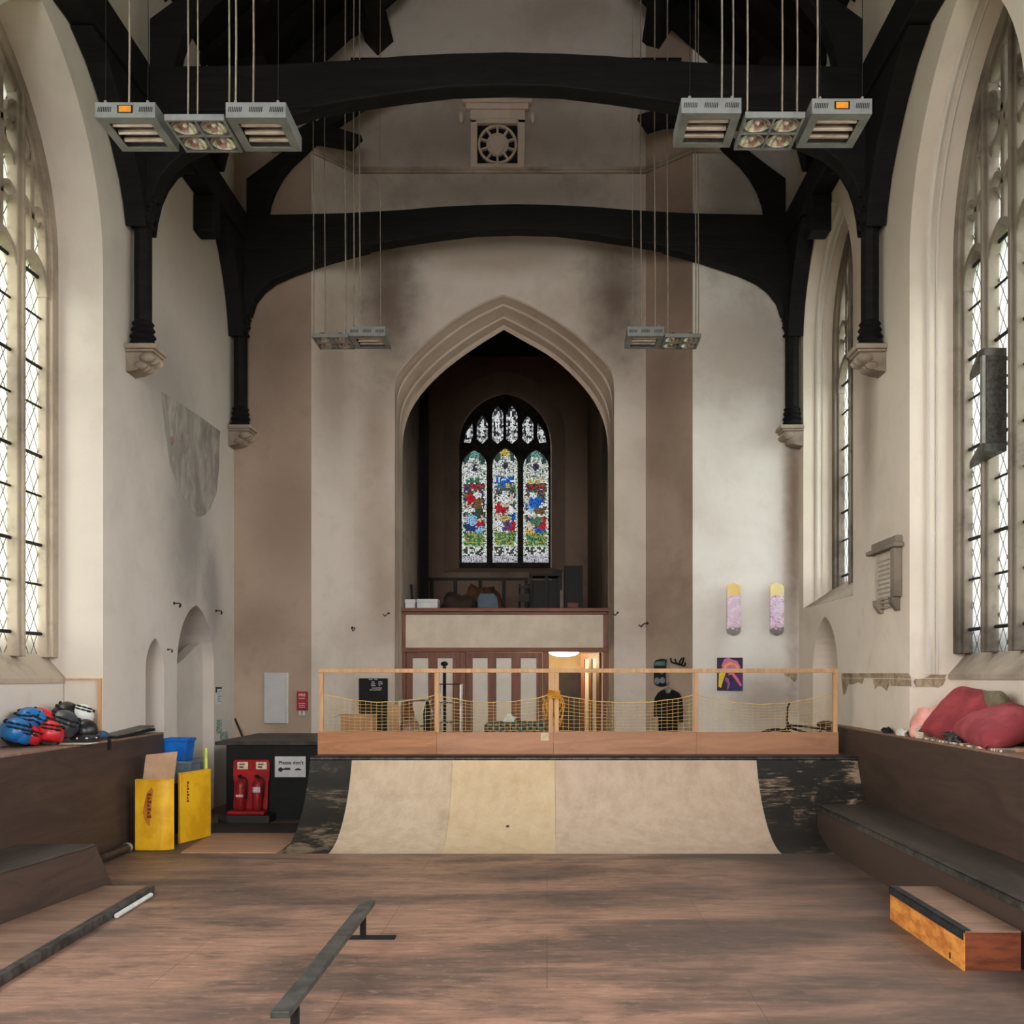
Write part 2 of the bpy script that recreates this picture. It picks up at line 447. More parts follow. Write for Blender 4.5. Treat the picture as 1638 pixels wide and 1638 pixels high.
sheet_hole(bw, XL-.9, XR+.9, YA+.02, in_arch)
struct(bw, 'wall_back', m_end)
# moulded arch: rings from the wall face down to the inner edge
ar = MB(); prof = [(0, -.03), (.06, -.04), (.10, .03), (.22, .06), (.26, -.02), (.34, -.05), (.42, -.01), (.46, .07), (.58, .07), (.62, -.02), (.70, -.05), (.78, 0), (.82, .07), (.92, .05), (1, 0)]
N = len(out_arch); rings = []
for t, dy in prof:
    rings.append([Vector((a.x+(b.x-a.x)*t, YC+(YA-YC)*t+dy, a.y+(b.y-a.y)*t)) for a, b in zip(out_arch, in_arch)])
YP = 18.4
rings.append([Vector((b.x, YP, b.y)) for b in in_arch])
ar.add([p for r in rings[:-1] for p in r], [(k*N+i, k*N+i+1, (k+1)*N+i+1, (k+1)*N+i) for k in range(len(rings)-2) for i in range(N-1)])
struct(ar, 'trim_chancel_arch', m_stone_arch, smooth=True)
ps = MB(); xi0, xi1 = in_arch[0].x-.012, in_arch[-1].x+.012
for x in (xi0, xi1): ps.add([(x, YA, 0), (x, YP, 0), (x, YP, 9.9), (x, YA, 9.9)], [(0, 1, 2, 3)])
struct(ps, 'wall_arch_passage', plaster('chancel_side_plaster', srgb(176, 160, 142), srgb(96, 82, 72), [((xi0, 17.4, 7.0), (1, 2, 2.2), srgb(56, 46, 40), .9), ((xi1, 17.4, 6.4), (1, 2, 2.4), srgb(56, 46, 40), .9)], amount=.6))  # dark patches paint the shade above the springing into the walls
# chancel beyond the arch
cx0, cx1, cy1, cz = -3.05, in_arch[-1].x+.012, 25.0, 9.9
ch = MB()
ch.add([(cx0, YP, 0), (cx0, cy1, 0), (cx0, cy1, cz), (cx0, YP, cz)], [(0, 1, 2, 3)])
ch.add([(cx1, YP, 0), (cx1, cy1, 0), (cx1, cy1, cz), (cx1, YP, cz)], [(0, 1, 2, 3)])
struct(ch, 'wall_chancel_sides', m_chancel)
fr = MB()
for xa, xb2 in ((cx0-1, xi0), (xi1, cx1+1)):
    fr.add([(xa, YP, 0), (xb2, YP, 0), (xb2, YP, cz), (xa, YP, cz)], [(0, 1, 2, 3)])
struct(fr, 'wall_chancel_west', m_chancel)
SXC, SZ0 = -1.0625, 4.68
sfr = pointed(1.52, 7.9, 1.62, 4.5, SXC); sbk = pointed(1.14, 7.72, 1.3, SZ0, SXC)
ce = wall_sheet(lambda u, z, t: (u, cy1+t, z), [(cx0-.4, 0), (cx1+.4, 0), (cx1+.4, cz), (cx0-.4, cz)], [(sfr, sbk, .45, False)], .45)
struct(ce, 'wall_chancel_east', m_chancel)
struct(MB().box(cx0-.4, cx1+.4, YA+.03, cy1+.4, cz, cz+.1), 'ceiling_chancel', m_roof)
struct(MB().box(cx0, cx1, YP, cy1, 2.62, 2.86).box(in_arch[0].x+.01, in_arch[-1].x-.01, 16.58, YP, 2.62, 2.86), 'floor_gallery', wood('gallery_boards', srgb(110, 84, 64), srgb(80, 58, 44)))

# roof: two boarded slopes with purlins and rafters
EZ, SL = 10.5, .9
XM = (XL+XR)/2
RZ = EZ+(XM-XL)*SL
rf = MB()
for sgn, xe in ((-1, XL-1.2), (1, XR+1.2)):
    ze = RZ-abs(xe-XM)*SL
    rf.add([(xe, -5.2, ze), (XM, -5.2, RZ), (XM, 16.6, RZ), (xe, 16.6, ze), (xe, -5.2, ze+.15), (XM, -5.2, RZ+.15), (XM, 16.6, RZ+.15), (xe, 16.6, ze+.15)],
           [(0, 1, 2, 3), (4, 7, 6, 5), (0, 4, 5, 1), (2, 6, 7, 3), (0, 3, 7, 4)])
for i in range(30):
    y = -4.6+i*.68
    for sgn in (-1, 1):
        x0 = XM+sgn*(XM-XL); z0 = EZ
        rf.add([(x0, y, z0-.02), (XM, y, RZ-.02), (XM, y+.12, RZ-.02), (x0, y+.12, z0-.02), (x0, y, z0-.17), (XM, y, RZ-.17), (XM, y+.12, RZ-.17), (x0, y+.12, z0-.17)],
               [(0, 1, 2, 3), (4, 7, 6, 5), (0, 4, 5, 1), (2, 6, 7, 3), (0, 3, 7, 4), (1, 5, 6, 2)])
struct(rf, 'ceiling', m_roof)
def roof_z(x): return RZ-abs(x-XM)*SL
for sgn in (-1, 1):
    # lower purlin that shows its end against the gable, ridge piece on the middle line
    for name, xo in (('trim_purlin', 2.2),):
        xc = XM+sgn*xo; zc = roof_z(xc)-.42
        c = Vector((xc, zc)); ux = Vector((1, -sgn*SL)).normalized(); uz = Vector((-ux.y, ux.x))
        pl = [c+ux*a*.17+uz*b*.15 for a, b in ((-1, -1), (1, -1), (1, 1), (-1, 1))]
        struct(MB().prism([(p.x, p.y) for p in pl], 'y', -4.4, YC-.01), name, m_timber)
struct(MB().box(XM-.15, XM+.15, -4.4, YC, RZ-.55, RZ-.1), 'trim_ridge', m_timber)
# string course bending round the canted end wall
sc = MB(); zz = P(0, 273, YC).z
path = [(xB-.6, YB-.03), (xB, YB-.03), (xC+.01, YC-.03), (xD-.01, YC-.03), (xE, YB-.03), (xE+.6, YB-.03)]
for dz, w in ((0, .10), (.035, .05)):
    sc.strip(path, w, 'z', zz-.02-dz, zz+.025-dz)
struct(sc, 'trim_string_course', m_stone)
# ------------------------------------------------------------------ windows
def leaded(name, tint, green=0.0):
    t = NT(name)
    tc = t.n('ShaderNodeTexCoord'); sx = t.n('ShaderNodeSeparateXYZ'); t.l(tc.outputs['Object'], sx.inputs[0])
    y, z = sx.outputs[1], sx.outputs[2]
    def lines(a): 
        f = t.math('FRACT', t.math('DIVIDE', a, .17)); return t.math('LESS_THAN', f, .085)
    lat = t.math('MAXIMUM', lines(t.math('ADD', y, t.math('MULTIPLY', z, .62))), lines(t.math('ADD', t.math('SUBTRACT', y, t.math('MULTIPLY', z, .62)), 40)))
    v = t.coord()
    n = t.noise(v, 1.6, 3); n2 = t.noise(v, 9, 3)
    c = t.mix(t.ramp(n, .35, .65), tint, (tint[0]*.9, tint[1]*.95, tint[2]*.88, 1))
    c = t.mix(t.math('MULTIPLY', t.ramp(n2, .45, .7), .3), c, (.55, .6, .5, 1))
    tr = t.n('ShaderNodeBsdfTransparent'); tl = t.n('ShaderNodeBsdfTranslucent'); df = t.n('ShaderNodeBsdfDiffuse')
    t.l(c, tr.inputs[0]); t.l(c, tl.inputs[0]); df.inputs[0].default_value = (.03, .03, .03, 1)
    m1 = t.n('ShaderNodeMixShader'); m1.inputs[0].default_value = .22; t.l(tr.outputs[0], m1.inputs[1]); t.l(tl.outputs[0], m1.inputs[2])
    m2 = t.n('ShaderNodeMixShader'); t.l(lat, m2.inputs[0]); t.l(m1.outputs[0], m2.inputs[1]); t.l(df.outputs[0], m2.inputs[2])
    t.l(m2.outputs[0], t.out.inputs['Surface'])
    return t.m
m_glass_l = leaded('pale_leaded_glass', (.74, .76, .71, 1)); m_glass_r = leaded('clear_leaded_glass', (.72, .75, .78, 1))
m_iron = mat('black_iron', srgb(34, 33, 32), srgb(22, 21, 21), 8, .6, .3)

def tracery_window(name, xg, yc, W, zs, R, z0, n, m, mg, zh, side, sill_bar=True):
    """n-light Perpendicular window in the plane x = xg: jambs, mullions, light heads, two tiers of tracery, glass, saddle bars"""
    def zlim(u):
        k = abs(u)
        return zs+math.sqrt(max(R*R-(k-(W-R))**2, 0))
    a, b = xg-.11, xg+.11
    fr = MB()
    fr.strip(pointed(W-.05, zs, R-.05, z0, yc), .15, 'x', xg-.14, xg+.14)
    fr.strip(pointed(W-.13, zs, R-.13, z0, yc), .06, 'x', xg-.09, xg+.09)
    Wi = W-.12; p = 2*Wi/n
    def clip(path):
        out = [q for q in path if q[1] < zlim(q[0]-yc)-.05]
        return out if len(out) > 1 else None
    for k in range(1, n):
        u = -Wi+p*k
        fr.strip([(yc+u, z0), (yc+u, zlim(u)-.03)], .12, 'x', a, b)
        fr.strip([(yc+u, z0), (yc+u, zlim(u)-.03)], .05, 'x', a-.04, b+.04)
    def head(u, w, zsp, th, dx):
        h = pointed(w/2-.01, zsp, w*.62, zsp, yc+u, 8)[1:-1]
        h = clip(h)
        if h: fr.strip(h, th, 'x', xg-dx, xg+dx)
        return zsp+math.sqrt(max((w*.62)**2-(w*.62-w/2)**2, 0))
    for k in range(n):
        u = -Wi+p*(k+.5)
        top = head(u, p, zh, .075, .10)
        if top < zlim(u)-.2:
            fr.strip([(yc+u, top-.02), (yc+u, zlim(u)-.03)], .07, 'x', xg-.08, xg+.08)
        for h2 in (-1, 1):
            head(u+h2*p/4, p/2, top+.35, .05, .08)
    for k in range(2*n):
        u = -Wi+p*(k+.5)/2
        fr.strip([q for q in ([(yc+u-p/4, zh+.82), (yc+u, zh+.72), (yc+u+p/4, zh+.82)]) if q[1] < zlim(u)-.1] or [(yc, zs), (yc, zs+.01)], .04, 'x', xg-.06, xg+.06)
    for k in range(0, n+1):
        u = -Wi+p*k
        if 0 < k < n:
            for s2 in (-1, 1):
                pth = clip([(yc+u, zh+1.05), (yc+u+s2*p*.16, zh+1.2), (yc+u+s2*p*.36, zh+1.27), (yc+u+s2*p*.5, zh+1.5)])
                if pth: fr.strip(pth, .06, 'x', xg-.08, xg+.08)
            head(u, p*.9, zh+1.25, .05, .08)
    for k in range(n-1):
        u = -Wi+p*(k+1)
        for dz in (1.6,):
            if zh+dz+.3 < zlim(u):
                cpts = [(yc+u+.15*math.cos(q*PI/5), zh+dz+.15*math.sin(q*PI/5)) for q in range(10)]
                fr.strip(cpts, .045, 'x', xg-.07, xg+.07, closed=True)
    w = struct(fr, name, m, bevel=.012)
    g = MB(); out = pointed(W-.08, zs, R-.08, z0, yc)
    g.add([(xg, u, z) for u, z in out], [tuple(range(len(out)))])
    g.build('glass', mg, w)
    bars = MB(); z = z0+.25; i = 0
    while z < zh+.3:
        bars.tube([(xg+side*.03, yc-Wi, z), (xg+side*.03, yc+Wi, z)], .013 if i % 2 else .019, 6)
        z += .42 if i % 2 else .52; i += 1
    bars.build('saddle_bars', m_iron, w)
    return w
tracery_window('window_1', -5.40, LY, WW, WZS, WR, 2.10, 4, m_stone, m_glass_l, 5.92, 1)
tracery_window('window_2', 4.45, RY, WW, WZS, WR, 2.14, 4, m_stone_dark, m_glass_r, 5.92, -1)
tracery_window('window_3', 4.42, 13.8, 1.22, 6.85, 1.6, 3.14, 3, m_stone_dark, m_glass_r, 6.1, -1)
tq = NT('clear_window_glass'); tq2 = tq.n('ShaderNodeBsdfTransparent'); tq2.inputs[0].default_value = (.95, .96, .97, 1); tq.l(tq2.outputs[0], tq.out.inputs['Surface']); m_clear = tq.m
for i, (yc) in enumerate((5.85, 2.2, -1.45)):
    for j, (xg, sd) in enumerate(((-5.40, 1), (4.45, -1))):
        w = MB().strip(pointed(WW-.05, WZS, WR-.05, 2.0, yc), .15, 'x', xg-.12, xg+.12)
        for u in (-.6, 0, .6): w.box(xg-.1, xg+.1, yc+u-.05, yc+u+.05, 2.0, 7.4)
        w = struct(w, 'window_%d' % (5+2*i+j), m_stone)
        g = MB(); out = pointed(WW-.08, WZS, WR-.08, 2.0, yc); g.add([(xg, u, z) for u, z in out], [tuple(range(len(out)))])
        g.build('glass', m_clear, w)
# roll mouldings in the right-hand reveals
for yc, W, zs, R, z0, x in ((RY, WW-.005, WZS, WR, 1.92, XR+.2), (13.8, 1.215, 6.85, 1.6, 2.95, XR+.2)):
    mb = MB(); mb.tube([(x, u, z) for u, z in pointed(W, zs, R, z0, yc)], .035, 8)
    mb.tube([(x+.09, u, z) for u, z in pointed(W, zs, R, z0, yc)], .018, 6)
    struct(mb, 'trim_reveal_moulding', m_reveal, smooth=True)

# stained glass east window
def stained():
    lights = []
    for k in range(3):
        c = SXC-.78+.78*k
        lights.append((c, .32, 4.78, pointed(.32, 7.2 if k != 1 else 7.25, .46, 4.78, c, 8)))
    ups = []
    for c, w, z0, z1 in ((P(770, 0, 25).x, .14, 7.78, 8.3), (P(795, 0, 25).x, .145, 7.78, 8.55), (P(818, 0, 25).x, .145, 7.78, 8.55), (P(844, 0, 25).x, .14, 7.78, 8.3)):
        pts = [(c-w, z0+.12), (c-w, z1), (c-w*.5, z1+.14), (c, z1+.22), (c+w*.5, z1+.14), (c+w, z1), (c+w, z0+.12), (c, z0)]
        ups.append((c, w, z0, pts))
    for sgn in (-1, 1):
        c = SXC+sgn*.93
        pts = [(c-sgn*.10, 8.32), (c+sgn*.06, 8.10), (c+sgn*.12, 7.82), (c-sgn*.06, 7.80), (c-sgn*.12, 8.0)]
        ups.append((c, .12, 7.8, pts))
    outer = pointed(1.16, 7.72, 1.32, 4.66, SXC)
    fr = wall_sheet(lambda u, z, t: (u, 25.28+t, z), outer, [(h[3], h[3], .14, False) for h in lights+ups], .14)
    w = struct(fr, 'window_4', mat('blackened_stone', srgb(60, 52, 46), srgb(34, 30, 27), 4, .9))
    rnd = random.Random(3)
    WH = (.86, .88, .84); PG = (.60, .68, .50); RED = (.55, .03, .04); BLU = (.03, .16, .62); LBL = (.35, .58, .85); GRN = (.08, .26, .14)
    YEL = (.72, .55, .12); BRN = (.22, .12, .05); NVY = (.04, .06, .18); PNK = (.80, .62, .50); PUR = (.16, .08, .2); DKG = (.05, .09, .06); OLV = (.40, .42, .10)
    figs = {0: [(.35, .57, .16, .05, RED), (.64, .60, .15, .03, WH), (.28, .53, .17, .035, PNK), (.62, .54, .2, .07, BRN), (.3, .47, .2, .03, WH), (.65, .45, .2, .05, DKG), (.55, .43, .15, .02, LBL), (.4, .38, .22, .05, LBL), (.34, .375, .12, .04, WH), (.74, .40, .15, .03, PNK), (.66, .35, .26, .03, RED), (.3, .31, .3, .03, NVY), (.68, .295, .2, .03, LBL)],
            1: [(.48, .60, .15, .032, WH), (.48, .55, .24, .035, WH), (.75, .55, .13, .04, PNK), (.24, .56, .12, .03, WH), (.5, .52, .2, .03, PNK), (.35, .48, .26, .05, RED), (.7, .46, .2, .04, WH), (.25, .41, .18, .03, PNK), (.5, .39, .24, .025, YEL), (.78, .40, .18, .03, BLU), (.25, .33, .2, .04, WH), (.55, .32, .2, .05, PUR), (.8, .32, .14, .05, RED), (.4, .285, .3, .02, WH)],
            2: [(.4, .60, .16, .032, WH), (.48, .54, .27, .055, BLU), (.3, .50, .14, .05, LBL), (.2, .55, .1, .03, PNK), (.75, .51, .2, .02, WH), (.25, .45, .2, .03, WH), (.7, .46, .22, .03, BRN), (.4, .42, .2, .025, PNK), (.68, .425, .15, .025, WH), (.5, .37, .25, .035, GRN), (.75, .35, .2, .06, RED), (.25, .33, .2, .04, PNK), (.65, .29, .22, .025, BLU), (.3, .28, .2, .03, YEL)]}
    def colour(i, u, v):
        if i > 2:
            if abs(u-.5) > .38: return WH if int(v*14) % 2 else (.3, .3, .3)
            if abs(u-.5) < .22 and .3 < v < .72: return WH
            if (u-.5)**2+((v-.78)*2)**2 < .02: return WH
            if v < .24: return (.5, .5, .5) if rnd.random() < .5 else WH
            return (.04, .04, .05) if rnd.random() < .8 else (.4, .4, .38)
        if v < .07: return (.62, .6, .64)
        if u < .1 or u > .9: return WH if int(v*70) % 3 else PG
        if v < .135: return WH if (int(u*9)+int(v*60)) % 2 else (.08, .08, .06)
        if v < .155: return PG
        if v < .65:
            for a, b, ra, rb, c in figs[i]:
                if ((u-a)/ra)**2+((v-b)/rb)**2 < 1: return c
            if v < .27: return OLV if rnd.random() < .6 else GRN
            return rnd.choice((DKG, BRN, PUR, GRN, NVY, PNK))
        if v < .70: return rnd.choice((RED, NVY, BRN)) if i != 1 else rnd.choice((YEL, BLU, GRN))
        if v < .75: return (GRN, BLU, YEL)[i] if abs(u-.5) < .33 and rnd.random() < .7 else WH
        if abs(u-.5) < .08 and .82 < v < .88: return (.06, .05, .08)
        if v > .88 and abs(u-.5) > .26-(v-.88)*1.2: return (.05, .10, .09)
        if v > .93: return YEL if i == 1 else (.2, .42, .36)
        return rnd.choice((PG, WH, WH, WH, (.5, .56, .46), (.3, .36, .3)))
    for i, (c, hw, z0, pts) in enumerate(lights+ups):
        z1 = max(z for _, z in pts); nx, nz = (34, 150) if i < 3 else (14, 34)
        sx, sz = (13, 64) if i < 3 else (6, 14)
        seeds = {}
        for a in range(-1, sx+1):
            for b in range(-1, sz+1):
                su, sv = (a+.15+.7*rnd.random())/sx, (b+.15+.7*rnd.random())/sz
                cc = colour(i if i < 3 else 3, min(max(su, 0), 1), min(max(sv, 0), 1)); k = .8+.3*rnd.random()
                seeds[a, b] = (su, sv, tuple(min(x*k, 1) for x in cc))
        vs = [(c-hw+2*hw*a/nx, 25.36, z0+(z1-z0)*b/nz) for b in range(nz+1) for a in range(nx+1)]
        fs = []; cols = []
        for b in range(nz):
            for a in range(nx):
                fs.append((b*(nx+1)+a, b*(nx+1)+a+1, (b+1)*(nx+1)+a+1, (b+1)*(nx+1)+a))
                u, v = (a+.5)/nx, (b+.5)/nz; ia, ib = int(u*sx), int(v*sz)
                ds = sorted((((u-s[0])*sx)**2+((v-s[1])*sz)**2, s[2]) for s in (seeds.get((ia+p, ib+q)) for p in (-1, 0, 1) for q in (-1, 0, 1)) if s)
                lead = math.sqrt(ds[1][0])-math.sqrt(ds[0][0]) < .10
                cols.append((.01, .01, .01) if lead else ds[0][1])
        mb = MB(); mb.add(vs, fs)
        me = bpy.data.meshes.new('pane'); me.from_pydata([tuple(p) for p in mb.v], [], mb.f)
        ca = me.color_attributes.new('glass', 'FLOAT_COLOR', 'CORNER')
        for pl in me.polygons:
            for li in pl.loop_indices: ca.data[li].color = cols[pl.index]+(1,)
        me.materials.append(m_stained)
        o = bpy.data.objects.new('pane', me); COL.objects.link(o); o.parent = w
t = NT('stained_glass')
at = t.n('ShaderNodeAttribute'); at.attribute_name = 'glass'
sc2 = t.vmath('SCALE', at.outputs['Color']); 
sc_node = sc2.node; sc_node.inputs['Scale'].default_value = .065
tr = t.n('ShaderNodeBsdfTransparent'); t.l(sc2, tr.inputs[0]); t.l(tr.outputs[0], t.out.inputs['Surface'])
m_stained = t.m
stained()
struct(MB().box(-60, 60, 62, 62.3, -.4, 2.5), 'ground_far_bank', m_grass)

# ------------------------------------------------------------------ roof trusses
YF, YN = 15.0, 11.35
def T(x, y): return ((x-PX0)/106.67, EYE+(PY0-y)/106.67)
def mirror(poly): return [(2*XM-x, z) for x, z in poly]
def truss(y0, label, cusps=False):
    t = thing('roof_truss', label, 'roof truss', (XM, y0, 8.0))
    d = .26
    top = [(368, 344), (396, 343), (470, 342), (550, 340), (640, 335), (701, 330), (760, 327)]
    bot = [(760, 368), (701, 375), (640, 384), (611, 389), (590, 393), (480, 397), (368, 398)]
    L = [T(*q) for q in top]+[(XM, T(0, 325.5)[1])]
    Lb = [(XM, T(0, 366)[1])]+[T(*q) for q in bot]
    Rt = mirror(L[:-1])[::-1]; Rb = mirror(Lb[1:])[::-1]
    MB().prism(L+Rt+Rb+Lb, 'y', y0, y0+d).build('tie_beam', m_timber, t, bevel=.02)
    # moulded underside fillet
    und = [T(397, 500), T(404, 478), T(418, 460), T(436, 446), T(465, 433), T(497, 422), T(525, 413), T(554, 405), T(590, 395.5)]
    for sg in (0, 1):
        f = (lambda p: p) if sg == 0 else mirror
        br = [T(369, 397), T(480, 396), T(590, 392)]+und[::-1]+[T(369, 500)]
        MB().prism(f(br), 'y', y0+.015, y0+d-.015).build('arch_brace', m_timber, t, bevel=.015)
        st = [T(393, 343), T(393, 284), T(427, 259), T(463, 231), T(500, 198), T(560, 140), T(610, 110)] + \
             [T(660, 112), T(600, 150), T(540, 190), T(510, 212), T(487, 234), T(463, 256), T(448, 275), T(436, 296), T(428, 318), T(423, 343)]
        MB().prism(f(st), 'y', y0+.02, y0+d-.02).build('curved_strut', m_timber, t, bevel=.012)
        xw = XL if sg == 0 else XR
        sgn = 1 if sg == 0 else -1
        pr = [(xw, roof_z(xw)-.15), (xw, roof_z(xw)-.5), (XM, RZ-.5), (XM, RZ-.15)]
        MB().prism(pr, 'y', y0+.01, y0+d-.01).build('principal_rafter', m_timber, t)
        # wall post: slim shaft with moulded capital and base
        cx = xw+sgn*.145; cy = y0+d/2
        po = MB()
        zb, zt = T(0, 680)[1], T(0, 497)[1]
        po.box(xw+(.004 if sg == 0 else -.26), xw+(.26 if sg == 0 else -.004), y0+.005, y0+d-.005, T(0, 512)[1], T(0, 394)[1])
        po.lathe([(.0, zb+.28), (.105, zb+.28), (.105, zt-.2), (0, zt-.2)], (cx, cy, 0), 8)
        p1 = po.build('wall_post', m_timber, t, bevel=.008)
        cap = MB(); cap.lathe([(.10, zt-.36), (.14, zt-.33), (.105, zt-.29), (.12, zt-.24), (.15, zt-.2), (.11, zt-.16), (.16, zt-.09), (.145, zt-.05), (.165, zt), (.1, zt)], (cx, cy, 0), 16)
        cap.build('moulded_capital', m_timber, p1, smooth=True)
        ba = MB(); ba.lathe([(.1, zb+.30), (.125, zb+.27), (.105, zb+.24), (.135, zb+.2), (.11, zb+.17), (.145, zb+.12), (.12, zb+.09), (.15, zb+.04), (.13, zb+.002), (.05, zb+.002)], (cx, cy, 0), 16)
        ba.build('moulded_base', m_timber, p1, smooth=True)
    if cusps:
        for pts in (((470, 205), (500, 188), (530, 198), (577, 213), (560, 231), (500, 221), (478, 232)), ((1090, 168), (1050, 172), (1021, 180), (1037, 203), (1064, 195), (1120, 190))):
            MB().prism([T(*q) for q in pts], 'y', y0+.05, y0+d-.05).build('cusp_block', m_timber, t, bevel=.008)
    MB().box(T(560, 0)[0], 2*XM-T(560, 0)[0], y0+.03, y0+d-.03, T(0, 122)[1], T(0, 90)[1]).build('collar_beam', m_timber, t)
    return t
truss(YF, 'black timber roof truss standing against the plastered end wall', True)
truss(YN, 'black timber roof truss in front, above the hanging grey heaters')

# wall plates running along both walls, with braces to the posts and a mid-bay pendant
for sg, xw in ((1, XL), (-1, XR)):
    def bx(a, b): return (min(xw+sg*a, xw+sg*b), max(xw+sg*a, xw+sg*b))
    side = 'left' if sg == 1 else 'right'
    pl = thing('wall_plate', 'black longitudinal beam with curved braces along the top of the %s wall' % side, 'beam', (xw, 12, 8.6))
    x0, x1 = bx(.004, .28)
    mb = MB()
    for ya, yb in ((3.0, YN-.005), (YN+.265, YF-.005)): mb.box(x0, x1, ya, yb, 8.43, 8.84)
    mb.build('beam_length', m_timber, pl, bevel=.015)
    xa, xb = bx(.01, .24)
    def brace(y0, s, steep=1.0):
        c = [(0.02, 7.0), (.08, 7.2), (.2, 7.45), (.4, 7.72), (.7, 8.02), (1.0, 8.25), (1.35, 8.41)]
        c = [(y0+s*a*steep, z) for a, z in c]
        MB().prism(c+[(y0+s*.0, 8.42), (y0+s*.0, 7.0)], 'x', xa, xb).build('curved_brace', m_timber, pl, bevel=.012)
    brace(YN+.27, 1); brace(YN-.01, -1); brace(YF-.01, -1, .62)
    if sg == 1: x2, x3 = bx(.005, .28)
    else: x2, x3 = bx(.005, .28)
    MB().box(x2, x3, 13.5, 13.8, 7.92, 8.425).build('pendant_block', m_timber, pl, bevel=.02)
    def X(a): return xw+sg*a
    st = [(.05, 8.845), (.16, 9.2), (.34, 9.7), (.6, 10.25)]; sb = [(.95, 10.3), (.62, 9.75), (.44, 9.25), (.34, 8.845)]
    MB().prism([(X(a), z) for a, z in st+sb], 'y', 13.52, 13.78).build('curved_strut', m_timber, pl, bevel=.012)

def corbel(x, y, z, sg, label):
    """carved stone corbel under a wall post; sg points into the nave"""
    t = thing('stone_corbel', label, 'corbel', (x, y, z), group='carved corbels under the roof posts')
    a = MB(); f = lambda q: x+sg*q
    def bx(a0, a1, b, z0, z1, mb): mb.box(min(f(a0), f(a1)), max(f(a0), f(a1)), y-b, y+b, z0, z1)
    bx(.002, .36, .19, z-.06, z, a); bx(.002, .33, .17, z-.09, z-.06, a)
    a.build('abacus', m_stone, t, bevel=.015)
    b = MB()
    prof = [(.002, z-.09), (.30, z-.09), (.31, z-.14), (.24, z-.18), (.2, z-.24), (.12, z-.29), (.002, z-.31)]
    b.prism([(f(q), w) for q, w in prof], 'y', y-.13, y+.13)
    for yy in (-.13, 0, .13):
        b.ball((f(.24), y+yy, z-.15), (.09, .055, .055), 10, 6)
        b.ball((f(.15), y+yy*.8, z-.23), (.08, .05, .05), 10, 6)
    b.build('carved_leaves', m_stone, t, smooth=True)
zc = T(0, 680)[1]
corbel(XL, YF+.13, zc, 1, 'carved stone corbel in the far left corner under a black post')
corbel(XR, YF+.13, zc, -1, 'carved stone corbel in the far right corner, above the skateboards')
corbel(XL, YN+.13, zc, 1, 'carved stone corbel under the nearer left black post')
corbel(XR, YN+.13, zc, -1, 'carved stone corbel under the nearer right black post, between the windows')
# ------------------------------------------------------------------ skate ramp and its platform
def ply(name, a, b, blotch=None):
    t = NT(name)
    g = t.noise(t.coord((1, 1, .25)), 7, 8, .65, .1); s = t.noise(t.coord((1, 1, .5)), 2.2, 7, .7, .1); f = t.noise(t.coord(), 46, 5, .7, .2)
    col = t.mix(t.ramp(g, .3, .7), a, b)
    col = t.mix(t.math('MULTIPLY', t.ramp(s, .48, .7), .35), col, blotch or srgb(150, 128, 108))
    col = t.mix(t.math('MULTIPLY', t.ramp(f, .52, .75), .25), col, srgb(120, 100, 84))
    return t.fin(col, .6, 0, .3)
def scratched(name, c, under, cov=.6, st=(.5, 1, 1.6)):
    """black paint scuffed through to the plywood"""
    t = NT(name)
    a = t.noise(t.coord(st), 3.2, 9, .72, .9); b = t.noise(t.coord((.25, 3, 3)), 16, 6, .7, 1.2); w = t.noise(t.coord(), .9, 3, .5)
    f = t.math('ADD', t.math('MULTIPLY', a, .6), t.math('ADD', t.math('MULTIPLY', b, .35), t.math('MULTIPLY', w, .45)))
    col = t.mix(t.ramp(f, cov, cov+.09), c, under)
    col = t.mix(t.math('MULTIPLY', t.ramp(a, .4, .7), .5), col, srgb(58, 53, 47))
    return t.fin(col, .55, 0, .35)
m_ply1 = ply('ramp_plywood_grey', srgb(204, 184, 160), srgb(188, 165, 140), srgb(148, 130, 112))
m_ply2 = ply('ramp_plywood_yellow', srgb(208, 186, 154), srgb(198, 172, 138), srgb(172, 142, 102))
m_ply3 = ply('ramp_plywood_pink', srgb(200, 177, 156), srgb(184, 160, 139), srgb(150, 128, 112))
m_blk_ply = scratched('scuffed_black_plywood', srgb(36, 33, 30), srgb(150, 128, 104), .735)
m_blk_ply2 = scratched('heavily_scuffed_black_plywood', srgb(34, 31, 28), srgb(178, 150, 122), .70, (.5, 1, 1.3))
m_black = mat('matt_black_board', srgb(26, 25, 25), srgb(18, 18, 18), 5, .75)
m_brownply = wood('dark_brown_plywood', srgb(74, 56, 47), srgb(54, 41, 35), 'y', 1.5, .55, .35, .001)
m_deck = wood('grey_brown_deck', srgb(96, 80, 68), srgb(62, 52, 45), 'x', 2, .6)
m_steel = mat('worn_dark_steel', srgb(78, 78, 78), srgb(50, 50, 50), 12, .42, .7)
m_fence = wood('pale_pine', srgb(214, 168, 122), srgb(184, 138, 96), 'z', 4, .55)
m_kick1 = wood('orange_plywood', srgb(190, 134, 96), srgb(158, 104, 72), 'x', 2.2, .5); m_kick2 = wood('pinkish_plywood', srgb(186, 136, 104), srgb(160, 112, 84), 'x', 2.2, .5)
m_net = mat('yellow_netting_cord', srgb(240, 204, 130), srgb(222, 178, 96), 9, .8)

